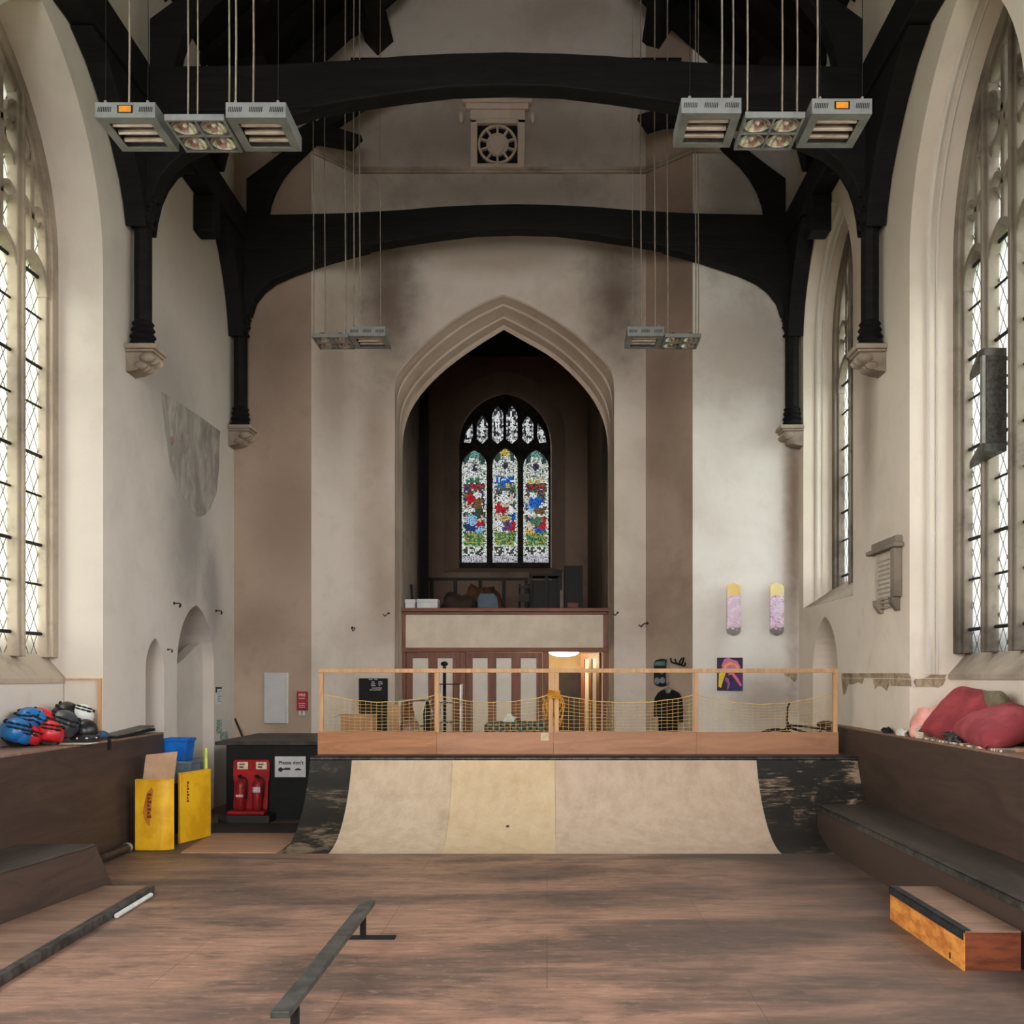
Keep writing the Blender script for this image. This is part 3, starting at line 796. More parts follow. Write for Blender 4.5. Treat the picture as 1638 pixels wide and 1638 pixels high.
LIP, BASE, DZ = 12.03, 10.72, .915
RX0, RX1 = -2.845, 3.735
R0 = ((LIP-BASE)**2+DZ**2)/(2*DZ)
ramp = thing('quarter_pipe_ramp', 'wide quarter pipe skate ramp of pale plywood with scuffed black ends', 'skate ramp', (0, BASE, 0))
def ramp_sheet(name, x0, x1, m, lab):
    top = []; n = 22
    for i in range(n+1):
        a = math.asin((LIP-BASE)/R0)*i/n
        top.append((BASE+R0*math.sin(a), R0-R0*math.cos(a)))
    low = []
    for i in range(n, -1, -1):
        a = math.asin((LIP-BASE)/R0)*i/n
        low.append((BASE+(R0+.02)*math.sin(a)+.012, max(R0-(R0+.02)*math.cos(a), 0)))
    mb = MB(); N2 = len(top)
    vs = [(x, y, z) for x in (x0, x1) for y, z in top]+[(x, y, z) for x in (x0, x1) for y, z in low[::-1]]
    fs = []
    for i in range(N2-1):
        fs += [(i, i+1, N2+i+1, N2+i), (2*N2+i, 3*N2+i, 3*N2+i+1, 2*N2+i+1), (i, 2*N2+i, 2*N2+i+1, i+1), (N2+i, N2+i+1, 3*N2+i+1, 3*N2+i)]
    fs += [(0, N2, 3*N2, 2*N2), (N2-1, 3*N2-1, 4*N2-1, 2*N2-1)]
    mb.add(vs, fs)
    mb.build(name, m, ramp, smooth=True, label=lab)
def lx(px): return (px-PX0)/133.0
ramp_sheet('painted_surface', RX0, lx(563)-.002, m_blk_ply, 'scuffed black left end of the riding surface')
ramp_sheet('plywood_sheet', lx(563), lx(724)-.002, m_ply1, 'greyish leftmost plywood sheet')
ramp_sheet('plywood_sheet', lx(724), lx(888)-.002, m_ply2, 'yellower plywood sheet')
ramp_sheet('plywood_sheet', lx(888), lx(1049)-.0008, m_ply3, 'pinkish plywood sheet')
ramp_sheet('plywood_sheet', lx(1049), lx(1210)-.002, m_ply3, 'pinkish rightmost plywood sheet')
ramp_sheet('painted_surface', lx(1210), RX1, m_blk_ply2, 'heavily scraped black right end of the riding surface')
sp = [(BASE+R0*math.sin(a)+.02, max(R0-R0*math.cos(a)-.03, .0)) for a in [math.asin((LIP-BASE)/R0)*i/16 for i in range(17)]]
MB().prism(sp+[(14.6, DZ-.03), (14.6, 0)], 'x', RX0+.005, RX0+.03).build('side_panel', m_black, ramp)
MB().box(RX0, RX1, LIP+.03, 14.6, DZ-.02, DZ+.012).build('platform_deck', m_deck, ramp)
MB().box(RX0+.03, RX1, 14.55, 14.58, 0, DZ-.02).build('back_board', m_black, ramp)
MB().tube([(RX0, LIP+.012, DZ-.005), (RX1, LIP+.012, DZ-.005)], .03, 10).build('coping_pipe', m_steel, ramp, smooth=True)
kn = MB(); kn.lathe([(0, 0), (.028, 0), (.028, .004), (0, .004)], (0, 0, 0), 10)
q = P(812, 1300, 11.42); a = math.asin((q.y-BASE)/R0)
kn.m = None
k2 = MB(); k2.m = Matrix.Translation((q.x, BASE+R0*math.sin(a), R0-R0*math.cos(a)+.001)) @ Matrix.Rotation(a, 4, 'X'); k2.lathe([(0, 0), (.022, 0), (.018, .004), (0, .004)], (0, 0, 0), 10)
k2.build('knot', m_brownply, ramp)

# guard fences with sagging nets on the platform
FY = 12.5; FZ = DZ+.013
def fx(px): return (px-PX0)/128.0
def fz(py): return EYE+(PY0-py)/128.0
def fence(x0, xm, x1, lab, ka, kb):
    t = thing('guard_fence', lab, 'fence', (x0, FY, FZ), group='pine guard fences on the ramp platform')
    for x in (x0, xm, x1-.055):
        MB().box(x, x+.055, FY, FY+.045, FZ, fz(1076)).build('post', m_fence, t, bevel=.003)
    MB().box(x0-.005, x1, FY-.012, FY+.05, fz(1076), fz(1069.5)).build('top_rail', m_fence, t, bevel=.004)
    MB().box(x0-.01, xm+.026, FY-.02, FY-.002, FZ, fz(1170)).build('kick_board', ka, t, bevel=.002)
    MB().box(xm+.03, x1+.005, FY-.02, FY-.002, FZ, fz(1171)).build('kick_board', kb, t, bevel=.002)
    return t
fence(fx(510), fx(695), fx(884.5), 'left pine guard fence on the platform, from black counter to the tied yellow bundle', m_kick1, m_kick2)
fence(fx(887), fx(1110), fx(1340), 'right pine guard fence on the platform, ending against the dark box', m_kick2, m_kick2)
def net(spans, lab):
    mb = MB(); rows = 9
    for (xa, za, sag, xb2, zb) in spans:
        cols = max(6, int((xb2-xa)/.068)); zb0 = fz(1170)+.005
        def zt(u): return za+(zb-za)*u-sag*4*u*(1-u)
        def pt(u, r):
            z1 = zt(u); w = .008*math.sin(u*17+r*2)
            return (xa+(xb2-xa)*u, FY+.056+w, zb0+(z1-zb0)*r/rows+.004*math.sin(u*31+r))
        for r in range(rows+1):
            mb.tube([pt(i/24, r) for i in range(25)], .0021 if r < rows else .005, 4)
        for c in range(cols+1):
            mb.tube([pt(c/cols, r) for r in range(rows+1)], .0018, 3)
    o = mb.build('safety_net', m_net, base=(spans[0][0], FY+.056, fz(1170)))
    tag(o, lab, 'net', 'yellow nets on the guard fences')
net([(fx(514), fz(1109), .10, fx(697), fz(1112)), (fx(699), fz(1112), .09, fx(879), fz(1112))], 'yellow net sagging across the left guard fence')
net([(fx(892), fz(1111), .10, fx(1112), fz(1112)), (fx(1115), fz(1111), .13, fx(1332), fz(1109))], 'yellow net sagging across the right guard fence')
bu = MB(); rr = random.Random(5)
for k in range(46):
    x0 = fx(886)+rr.uniform(-.07, .07); z0 = fz(1112)+rr.uniform(-.05, .03)
    sd = rr.choice((-1, 1)); L = rr.uniform(.12, .42)
    pth = [(x0, FY+.065+rr.uniform(0, .03), z0), (x0+sd*rr.uniform(.02, .1), FY+.075+rr.uniform(0, .05), z0-L*.35), (x0+sd*rr.uniform(.0, .09), FY+.07+rr.uniform(0, .05), z0-L*.7), (x0+sd*rr.uniform(0, .05), FY+.065+rr.uniform(0, .03), z0-L)]
    bu.tube(smooth_curve([Vector(p) for p in pth], 2), .006, 5)
for k in range(7):
    z = fz(1111)+(k-3)*.014
    bu.tube([(fx(886)+.075*math.cos(a), FY+.02+.062*math.sin(a), z+.012*math.sin(a*2+k)) for a in [q*PI/6 for q in range(12)]], .0075, 5, closed=True)
tag(bu.build('net_bundle', mat('amber_netting_cord', srgb(226, 160, 40), srgb(186, 122, 26), 14, .8), base=(fx(886), FY, fz(1150))), 'bunched amber netting knotted round the middle fence posts', 'netting')
tg = MB(); tg.box(fx(865), fx(878), FY-.026, FY-.0205, fz(1184.5), fz(1172))
tag(tg.build('paper_tag', mat('buff_paper', srgb(214, 194, 160), srgb(196, 172, 134), 20, .8), base=P(871, 1178, FY)), 'small buff paper tag on the kick board below the netting bundle', 'tag')

# ------------------------------------------------------------------ boxes, benches and rails of the skate floor
m_edge = mat('scuffed_edge_steel', srgb(104, 104, 102), srgb(62, 62, 62), 10, .4, .75)
m_topply = wood('worn_brown_ply_top', srgb(150, 118, 98), srgb(108, 84, 70), 'x', 2, .5)
m_greytop = wood('scuffed_grey_bench_top', srgb(80, 72, 66), srgb(52, 46, 42), 'y', 1.6, .42, .45)
def ledge(name, plan, zt, lab, capm):
    t = thing(name, lab, 'platform', (plan[0][0], 9, 0))
    MB().prism(plan, 'z', 0, zt-.02).build('plywood_body', m_brownply, t)
    MB().prism(plan, 'z', zt-.0195, zt).build('plywood_top', capm, t)
    return t
ZL, ZR = 1.232, 1.27
ledge('raised_platform', [(-4.6, 4.2), (-4.6, 12.0), (XL+.004, 12.0), (XL+.004, LY+WW-.006), (-5.193, LY+WW-.006), (-5.193, LY-WW+.006), (XL+.004, LY-WW+.006), (XL+.004, 4.2)], ZL, 'tall dark brown plywood platform along the left wall, helmets on top', m_topply)
ledge('raised_platform', [(3.742, 4.2), (3.742, 13.4), (XR-.004, 13.4), (XR-.004, RY+WW-.006), (4.274, RY+WW-.006), (4.274, RY-WW+.006), (XR-.004, RY-WW+.006), (XR-.004, 4.2)], ZR, 'tall dark brown plywood platform along the right wall, red cushions on top', m_topply)
t = thing('low_bench', 'long low dark bench with grey top along the right platform', 'bench', (3.4, 8, 0))
MB().box(3.085, 3.738, 4.2, 11.42, 0, .425).build('bench_body', scratched('scuffed_brown_plywood', srgb(66, 50, 42), srgb(120, 96, 78), .86), t)
MB().box(3.075, 3.738, 4.2, 11.42, .4255, .44).build('bench_top', m_greytop, t)
MB().box(3.066, 3.074, 4.2, 11.42, .39, .446).box(3.066, 3.12, 4.2, 11.42, .4405, .447).build('steel_edge', m_edge, t)
t = thing('low_bench', 'low dark bench with a slanting end, at the foot of the left platform', 'bench', (-4.3, 7, 0))
def lb(z0, z1, e0, e1, inset=0):
    # front edge runs slightly askew to the wall
    def fxx(y, z): return -3.93-(8.7-y)*.125+(.44-z)*.07
    ye0, ye1 = 8.7+(.44-e0)*.55, 8.7+(.44-e1)*.55
    return MB().add([(-4.595, 4.2, z0), (fxx(4.2, z0), 4.2, z0), (fxx(ye0, z0), ye0, z0), (-4.595, ye0, z0), (-4.595, 4.2, z1), (fxx(4.2, z1), 4.2, z1), (fxx(ye1, z1), ye1, z1), (-4.595, ye1, z1)],
                    [(0, 3, 2, 1), (4, 5, 6, 7), (0, 1, 5, 4), (1, 2, 6, 5), (2, 3, 7, 6), (3, 0, 4, 7)])
lb(0, .42, 0, .42).build('bench_body', m_brownply, t)
lb(.4205, .445, .42, .445).build('bench_top', m_greytop, t, bevel=.006)
t = thing('manual_pad', 'very low flat plywood pad with steel edge in the left foreground', 'skate pad', (-3.7, 7, 0))
def padx(y): return -3.44+(8.77-y)*.037
MB().prism([(-4.1+.44*.07, 4.2), (padx(4.2)-.065, 4.2), (padx(8.77)-.065, 8.77), (-4.0+.14, 8.77)][:1] + [(-3.905-(8.7-4.2)*.125+.05, 4.2)][:0] + [(padx(4.2)-.065, 4.2), (padx(8.77)-.065, 8.77), (-3.885, 8.77), (-3.885, 8.72), (-4.42, 4.2)], 'z', 0, .066).build('pad_top', m_topply, t)
MB().prism([(padx(4.2)-.064, 4.2), (padx(4.2), 4.2), (padx(8.77), 8.77), (padx(8.77)-.064, 8.77)], 'z', 0, .07).build('steel_edge', m_edge, t, bevel=.004)
o = MB().tube([(padx(7.85)+.028, 7.85, .022), (padx(8.6)+.028, 8.6, .022)], .02, 8).build('white_bar', mat('white_plastic', srgb(214, 214, 210), srgb(196, 196, 192), 10, .45), base=(padx(8.2), 8.2, 0), smooth=True)
tag(o, 'short white plastic bar lying along the low pad edge', 'bar')
t = thing('steel_tube', 'dark steel tube lying along the foot of the left platform', 'tube', (-4.52, 10, .055))
MB().tube([(-4.52, 9.1, .055), (-4.52, 10.75, .055)], .05, 12).build('tube_body', m_steel, t, smooth=True)
MB().lathe([(0, 10.75), (.055, 10.75), (.055, 10.79), (0, 10.8)], (-4.52, 0, .055), 12, 'y').build('end_cap', mat('bright_zinc', srgb(196, 194, 190), srgb(160, 158, 154), 10, .35, .6), t, smooth=True)
t = thing('grind_box', 'low wooden skate box with black steel edge in the right foreground', 'skate box', (2.88, 7.1, 0))
osb = mat('orange_osb', srgb(226, 150, 72), srgb(178, 104, 44), 9, .5, stretch=(1, .6, 1.4))
MB().box(2.7, 3.06, 6.46, 7.83, 0, .245).build('box_body', mat('reddish_box_end', srgb(132, 70, 44), srgb(88, 44, 28), 8, .5, stretch=(.4, 1, 1.5)), t)
MB().box(2.688, 2.699, 6.455, 7.835, 0, .243).build('side_panel', osb, t, label='bright orange side panel')
MB().box(2.70, 3.06, 6.455, 7.83, .2455, .257).build('box_top', m_topply, t)
MB().box(2.678, 2.687, 6.455, 7.835, .2, .262).box(2.678, 2.735, 6.455, 7.835, .2575, .264).build('steel_edge', mat('blued_steel_edge', srgb(62, 70, 74), srgb(40, 45, 48), 10, .38, .6), t)
MB().box(2.684, 2.6875, 6.66, 6.675, .02, .06).build('notch', m_black, t)
t = thing('grind_rail', 'low square grey grind rail in the middle foreground', 'skate rail', (-1.335, 6.2, 0))
rl = mat('dull_green_grey_steel', srgb(92, 92, 86), srgb(66, 67, 63), 8, .45, .5)
MB().box(-1.384, -1.287, 5.0, 7.5, .188, .224).build('top_bar', rl, t, bevel=.004)
for y in (5.3, 7.26):
    lg = MB().box(-1.355, -1.315, y-.02, y+.02, .012, .187).build('leg', m_black, t)
    MB().box(-1.46, -1.10, y-.04, y+.04, 0, .012).build('foot_plate', m_black, t)

# ------------------------------------------------------------------ black counter at the left of the ramp and what stands by it
CY = 13.3
def cxp(px, d=CY): return (px-PX0)*d/FPX
def czp(py, d=CY): return EYE+(PY0-py)*d/FPX
t = thing('black_counter', 'black painted counter between the left wall and the ramp', 'counter', (-3.7, CY, 0))
MB().box(cxp(362), RX0-.004, CY, CY+.04, 0, czp(1192)).build('front_panel', m_black, t)
MB().box(cxp(345), RX0-.004, CY-.03, YB-.02, czp(1192)+.001, czp(1186)).build('counter_top', mat('black_counter_top', srgb(34, 33, 32), srgb(70, 66, 62), 3, .5), t, bevel=.004)
MB().box(cxp(362), cxp(362)+.04, CY+.041, 14.9, 0, czp(1192)).build('end_panel', mat('grey_end_panel', srgb(110, 100, 92), srgb(84, 76, 70), 3, .7), t)
pl = MB().box(cxp(352, 13.0), cxp(433, 13.0), 12.93, 13.25, 0, .1)
tag(pl.build('black_step', scratched('worn_black_step', srgb(40, 38, 36), srgb(96, 88, 80), .84), base=(-3.9, 13.1, 0), bevel=.006), 'low black step in front of the black counter, under the red stand', 'step')
m_red = mat('red_plastic', srgb(172, 26, 30), srgb(140, 18, 22), 5, .45)
EX = 13.12
st = thing('extinguisher_stand', 'red fire extinguisher stand on the low black step', 'stand', (cxp(400, EX), EX, .1))
def ex(px): return cxp(px, EX)
MB().box(ex(368), ex(427), 12.98, 13.2, .1, .15).build('base_tray', m_red, st, bevel=.015)
bp = [(ex(371), .15), (ex(426), .15), (ex(427), .5), (ex(429), .55), (ex(429), czp(1219, EX)), (ex(426), czp(1216, EX)), (ex(374), czp(1216, EX)), (ex(371), czp(1219, EX)), (ex(371), .55), (ex(373), .5)]
MB().prism(bp, 'y', 13.17, 13.2).build('back_board', m_red, st, bevel=.006)
m_lab = mat('cream_label', srgb(226, 214, 192), srgb(206, 190, 160), 30, .6)
for (a, b) in ((378, 395), (408, 425)):
    lb2 = MB().box(ex(a), ex(b), 13.165, 13.1695, czp(1231, EX), czp(1219.5, EX)).build('sign_plate', m_lab, st)
    MB().box(ex(a+3), ex(b-5), 13.163, 13.1648, czp(1224, EX), czp(1222, EX)).box(ex(a+3), ex(b-7), 13.163, 13.1648, czp(1229, EX), czp(1226, EX)).build('printed_lines', mat('brown_print', srgb(110, 84, 60), srgb(90, 66, 48), 20, .7), lb2)
def extinguisher(x, lab, labelw):
    e = thing('fire_extinguisher', lab, 'fire extinguisher', (x, 13.08, .15), group='extinguishers on the red stand')
    MB().lathe([(0, .155), (.062, .155), (.066, .17), (.066, .46), (.058, .51), (.03, .545), (.02, .55), (.02, .57), (0, .57)], (x, 13.08, 0), 20).build('cylinder', mat('extinguisher_red', srgb(150, 30, 34), srgb(120, 22, 26), 6, .35), e, smooth=True)
    MB().box(x-.018, x+.018, 13.05, 13.1, .571, .6).box(x-.012, x+.012, 12.98, 13.1, .6, .615).build('valve_head', m_black, e, bevel=.003)
    MB().tube(smooth_curve([Vector(p) for p in ((x+.02, 13.07, .585), (x+.085, 13.06, .57), (x+.09, 13.06, .48), (x+.08, 13.06, .3))], 2), .01, 6).build('hose', m_black, e, smooth=True)
    lw = MB()
    for (z0, z1) in labelw:
        n = 7; vs = []
        for k in range(n):
            a = -PI/2+(k/(n-1)-.5)*1.7
            vs += [(x+.0675*math.cos(a), 13.08+.0675*math.sin(a), z0), (x+.0675*math.cos(a), 13.08+.0675*math.sin(a), z1)]
        lw.add(vs, [(2*k, 2*k+2, 2*k+3, 2*k+1) for k in range(n-1)])
    lw.build('label_band', mat('pale_label', srgb(212, 200, 196), srgb(180, 168, 164), 26, .5), e)
extinguisher(ex(386), 'left red fire extinguisher on the red stand', ((.33, .36),))
extinguisher(ex(413), 'right red fire extinguisher with a white label, on the red stand', ((.39, .46),))
sg = thing('notice_board', 'white notice with dark lettering on the black counter front', 'notice', (cxp(464), CY-.006, czp(1226)))
MB().box(cxp(440), cxp(489), CY-.01, CY-.001, czp(1243), czp(1210)).build('board', mat('white_notice_board', srgb(206, 204, 202), srgb(192, 190, 190), 6, .6), sg)
m_ink = mat('dark_print', srgb(36, 34, 38), srgb(28, 26, 30), 10, .7)
text('lettering', "Please don't", .068, m_ink, sg, Vector((cxp(446), CY-.012, czp(1222.5)))-sg.location, (PI/2, 0, 0))
MB().lathe([(.02, 0), (.03, 0), (.03, .002), (.02, .002)], (cxp(449), CY-.012, czp(1231)), 14, 'y').box(cxp(452.5), cxp(465), CY-.012, CY-.0102, czp(1231.5), czp(1229)).box(cxp(456), cxp(464), CY-.012, CY-.0102, czp(1229), czp(1228)).prism([(cxp(471), czp(1232)), (cxp(483), czp(1232)), (cxp(481), czp(1230)), (cxp(477), czp(1228.5)), (cxp(473), czp(1230))], 'y', CY-.012, CY-.0102).build('emblems', m_ink, sg)
# floor mats
o = MB().box(-4.55, -2.9, 12.06, 12.9, 0, .008).build('rubber_mat', mat('dark_rubber', srgb(62, 56, 52), srgb(46, 42, 40), 4, .7), base=(-3.7, 12.5, 0))
tag(o, 'dark mat on the floor in front of the black counter', 'mat')
o = MB().prism([(-4.02, 12.04), (-2.9, 12.04), (-2.9, 10.74), (-3.93, 10.74)], 'z', 0, .014).build('plywood_sheet', wood('loose_ply_sheet', srgb(176, 138, 112), srgb(148, 112, 90), 'x', 2, .55), base=(-3.4, 11.4, 0))
tag(o, 'loose pale plywood sheet on the floor left of the ramp', 'plywood')
# ------------------------------------------------------------------ leaning things by the left platform
m_yel = mat('yellow_plastic', srgb(232, 180, 34), srgb(206, 150, 22), 3, .42)
m_emb = mat('brown_emblem', srgb(120, 58, 16), srgb(96, 44, 12), 10, .6); m_emb2 = mat('orange_emblem', srgb(186, 120, 36), srgb(170, 104, 30), 10, .6)
def ypanel(plan, h, lab, em):
    t = thing('yellow_panel', lab, 'panel', (plan[0][0], plan[0][1], 0), group='yellow panels by the left platform')
    pl = [Vector(p) for p in plan]
    mb = MB(); mb.strip([tuple(p) for p in pl], .035, 'z', .004, h)
    mb.build('curved_sheet', m_yel, t, bevel=.008, smooth=True)
    mb = MB(); mb.strip([tuple(p) for p in pl], .045, 'z', h-.012, h+.006); mb.build('rim', m_yel, t, bevel=.008)
    a = pl[0]; d = (pl[1]-pl[0]).normalized(); n = Vector((d.y, -d.x))
    M = Matrix(((d.x, n.x, 0, a.x), (d.y, n.y, 0, a.y), (0, 0, 1, 0), (0, 0, 0, 1)))
    if em == 0:
        e = MB(); e.m = M; e.prism([(.09, .42), (.125, .31), (.165, .27), (.205, .66), (.19, .70), (.13, .62)], 'y', .0185, .0195); e.build('emblem', m_emb2, t)
        e = MB(); e.m = M
        for k in range(7): e.box(.14, .185-.015*(k % 2), .0198, .0208, .36+k*.04, .39+k*.04)
        e.build('emblem_marks', m_emb, t)
    else:
        e = MB(); e.m = M
        for k in range(7): e.box(.115, .15-.01*(k % 2), .0185, .0197, .46+k*.035, .487+k*.035)
        e.build('emblem_marks', m_emb, t)
ypanel([(-4.485, 10.9), (-4.3, 10.89), (-4.2, 10.89), (-4.135, 10.92), (-4.10, 10.98)], .775, 'left yellow plastic panel, curved at its edge, before the cardboard', 0)
ypanel([(-4.17, 11.33), (-4.14, 11.42), (-4.0, 11.87)], .80, 'right yellow plastic panel, turned away, before the blue crate', 1)
cb = MB(); cb.m = Matrix.Translation((-4.39, 11.06, 0)) @ Matrix.Rotation(.10, 4, 'Y') @ Matrix.Rotation(-.05, 4, 'X')
cb.prism([(-.17, 0), (.17, 0), (.175, 1.09), (-.165, 1.02)], 'y', -.008, .008)
m_card = mat('cardboard', srgb(196, 160, 130), srgb(174, 138, 108), 3, .8)
tag(cb.build('cardboard_sheet', m_card, base=(-4.39, 11.06, 0)), 'upright cardboard sheet behind the left yellow panel', 'cardboard')
def crate(x0, x1, y0, y1, z0, z1, m, lab, cat='crate', name='storage_crate', wall=.012, taper=.03):
    t = thing(name, lab, cat, ((x0+x1)/2, (y0+y1)/2, z0), group='boxes stacked behind the yellow panels')
    mb = MB(); a = taper
    o = [(x0+a, y0+a, z0), (x1-a, y0+a, z0), (x1-a, y1-a, z0), (x0+a, y1-a, z0), (x0, y0, z1-.02), (x1, y0, z1-.02), (x1, y1, z1-.02), (x0, y1, z1-.02)]
    w = wall
    i = [(x0+w, y0+w, z1-.02), (x1-w, y0+w, z1-.02), (x1-w, y1-w, z1-.02), (x0+w, y1-w, z1-.02), (x0+a+w, y0+a+w, z0+w), (x1-a-w, y0+a+w, z0+w), (x1-a-w, y1-a-w, z0+w), (x0+a+w, y1-a-w, z0+w)]
    mb.add(o+i, [(0, 3, 2, 1), (0, 1, 5, 4), (1, 2, 6, 5), (2, 3, 7, 6), (3, 0, 4, 7), (4, 5, 9, 8), (5, 6, 10, 9), (6, 7, 11, 10), (7, 4, 8, 11), (8, 9, 13, 12), (9, 10, 14, 13), (10, 11, 15, 14), (11, 8, 12, 15), (12, 13, 14, 15)])
    mb.build('tub', m, t, bevel=.006)
    rim = MB(); e = .012
    rim.box(x0-e, x1+e, y0-e, y0, z1-.035, z1).box(x0-e, x1+e, y1, y1+e, z1-.035, z1).box(x0-e, x0, y0, y1, z1-.035, z1).box(x1, x1+e, y0, y1, z1-.035, z1)
    rim.build('rim', m, t, bevel=.004)
    return t
m_blue = mat('blue_plastic', srgb(30, 116, 206), srgb(20, 92, 176), 4, .4)
m_greyp = mat('grey_plastic', srgb(120, 134, 148), srgb(98, 110, 124), 4, .4)
crate(-4.70, -4.28, 12.08, 12.45, 0, .60, m_black, 'black storage box at the bottom, under the grey crate', 'storage box', 'storage_box')
crate(-4.69, -4.30, 12.09, 12.44, .602, .875, m_greyp, 'grey plastic crate beneath the blue crate')
crate(-4.66, -4.36, 12.1, 12.4, .877, 1.145, m_blue, 'bright blue plastic crate on the grey crate', taper=.025)
o = MB().tube([(-4.08, 12.0, .0), (-4.135, 12.12, 1.03)], .02, 8).build('tube_light_green', mat('lime_plastic', srgb(206, 220, 92), srgb(180, 196, 70), 6, .4), base=(-4.08, 12.0, 0), smooth=True)
o.name = 'lime_stick'
tag(o, 'lime green stick standing behind the right yellow panel', 'stick')

# ------------------------------------------------------------------ helmets on the left platform
def helmet(x, y, z, r, m, lab, rot=(0, 0, 0), sc=1.0):
    t = thing('skate_helmet', lab, 'helmet', (x, y, z), rot, 'helmets heaped on the left platform')
    mb = MB(); k = .13*r
    def shape(p):
        p = p.copy()
        p.x *= 1+.06*p.y
        return p
    mb.ball((0, 0, .075*r), (k*.92, k*1.12, k*.92), 24, 12, -.55, 1, shape)
    sh = mb.build('shell', m, t, local=True, smooth=2)
    v = MB()
    for sx in (-1, 1):
        for j, (yy, zz) in enumerate(((-.5, .62), (0, .75), (.5, .62))):
            an = .95
            c = Vector((sx*k*.92*math.cos(zz)*1.0, yy*k*1.0, .075*r+k*.92*math.sin(zz)))
            v.m = Matrix.Translation(c) @ Matrix.Rotation(sx*.7, 4, 'Y')
            v.ball((0, 0, 0), (.012*r, .03*r, .012*r), 8, 6)
    for yy, zz in ((-1.05, .3), (-.93, .55)):
        for xx in (-.4, 0, .4):
            v.m = Matrix.Translation((xx*k, yy*k, .075*r+k*zz)); v.ball((0, 0, 0), (.03*r, .012*r, .010*r), 8, 6)
    v.build('shell_vent', m_black, sh, local=True, smooth=True)
    s = MB(); s.tube([(math.copysign(1, q)*0+k*.8*math.cos(q), .02, .05*r+.075*r*(-abs(math.sin(q)))+.0) for q in [PI*i/10 for i in range(11)]], .008, 5)
    s.build('chin_strap', m_black, t, local=True, smooth=True)
    return t
def paint(n, a, b): return mat(n, srgb(*a), srgb(*b), 4, .35, spec=.5)
m_hb = paint('blue_shell', (26, 112, 178), (16, 88, 150)); m_hr = paint('red_shell', (214, 44, 50), (178, 28, 36)); m_hd = paint('dark_grey_shell', (64, 66, 72), (46, 48, 52)); m_hk = paint('black_shell', (34, 33, 33), (24, 24, 24)); m_hw = paint('white_shell', (228, 228, 224), (206, 206, 202))
def hp(px, py, d):
    q = P(px, py, d); return q.x, q.y
for px, d, z, r, m, rot, lab in (
    (0, 9.42, ZL+.06, 1.15, m_hb, (0, .25, .5), 'blue helmet cut by the left edge of the view, lower in the heap'),
    (2, 9.7, ZL+.17, 1.05, m_hb, (.2, .1, .2), 'upper blue helmet at the left edge of the heap'),
    (22, 9.72, ZL+.165, 1.05, m_hb, (.1, .5, .3), 'blue helmet high in the heap, touching the red one'),
    (24, 9.42, ZL+.035, 1.0, m_hb, (0, .3, .7), 'blue helmet low in the heap, beside the red ones'),
    (40, 9.85, ZL+.165, 1.08, m_hr, (.1, .5, .4), 'upper red helmet next to the blue ones'),
    (40, 9.55, ZL+.03, .95, m_hr, (0, .4, .5), 'lower red helmet squeezed between the blue and the single red one'),
    (76, 9.72, ZL+.025, 1.12, m_hr, (-.1, .2, .5), 'bright red helmet standing alone in front of the heap'),
    (64, 10.28, ZL+.14, 1.0, m_hk, (.2, .3, .2), 'black helmet behind the red ones'),
    (95, 10.0, ZL+.09, 1.28, m_hd, (.15, .35, .5), 'large dark grey helmet in the middle of the heap'),
    (101, 10.4, ZL+.19, 1.15, m_hk, (.2, .4, .3), 'black helmet on top behind the dark grey one'),
    (127, 10.42, ZL+.19, 1.0, m_hw, (-.2, .3, .4), 'white helmet at the right of the heap')):
    x, y = hp(px, 1180, d)
    helmet(max(x, -5.19+.16), y, z, r, m, lab, rot)
x, y = hp(136, 1175, 10.2)
t = thing('full_face_helmet', 'black full face helmet with open chin bar, at the heap end', 'helmet', (x, y, ZL), (0, 0, .5))
mb = MB(); mb.ball((0, 0, .11), (.125, .15, .125), 22, 12, -.7); mb.build('shell', m_hk, t, local=True, smooth=2)
mb = MB(); mb.tube([(.12*math.cos(a), -.04-.16*math.sin(a), .05) for a in [PI*i/10 for i in range(11)]], [.03, .03, .03, .032, .034, .036, .034, .032, .03, .03, .03], 8); mb.build('chin_bar', m_hk, t, local=True, smooth=True)
mb = MB()
for a in (.9, 1.57, 2.2): mb.ball((.135*math.cos(a), -.045-.18*math.sin(a), .05), (.018, .012, .01), 8, 6)
mb.build('chin_vent', m_hw, t, local=True, smooth=True)
x, y = -4.66, 10.5
t = thing('knee_pad', 'blue and black pad with a strap hanging over the platform edge', 'pad', (-4.66, y, ZL))
mb = MB(); mb.ball((-4.68, y, ZL+.05), (.07, .09, .05), 14, 8, -.9); mb.build('pad_shell', mat('dusty_blue', srgb(58, 96, 128), srgb(40, 70, 98), 12, .6), t, smooth=True)
mb = MB(); mb.strip([(-4.66, ZL+.03), (-4.60, ZL+.012), (-4.588, ZL-.01), (-4.588, ZL-.1)], .006, 'y', y-.03, y+.03); mb.build('strap', m_black, t)
x, y = hp(122, 1184, 9.95)
o = MB().box(x-.18, x+.16, y-.12, y+.14, ZL+.0005, ZL+.004).build('paper_sheet', mat('white_paper', srgb(226, 224, 220), srgb(214, 212, 208), 6, .8), base=(x, y, ZL))
tag(o, 'white sheet of paper on the platform in front of the dark helmets', 'paper')
t = thing('flat_panel_box', 'flat dark board lying on the far end of the left platform', 'board', (-4.69, 11.3, ZL))
mb = MB(); mb.m = Matrix.Translation((-4.69, 11.25, ZL+.03)) @ Matrix.Rotation(.03, 4, 'X'); mb.box(-.085, .085, -.55, .5, -.014, .014); mb.build('board', m_black, t)
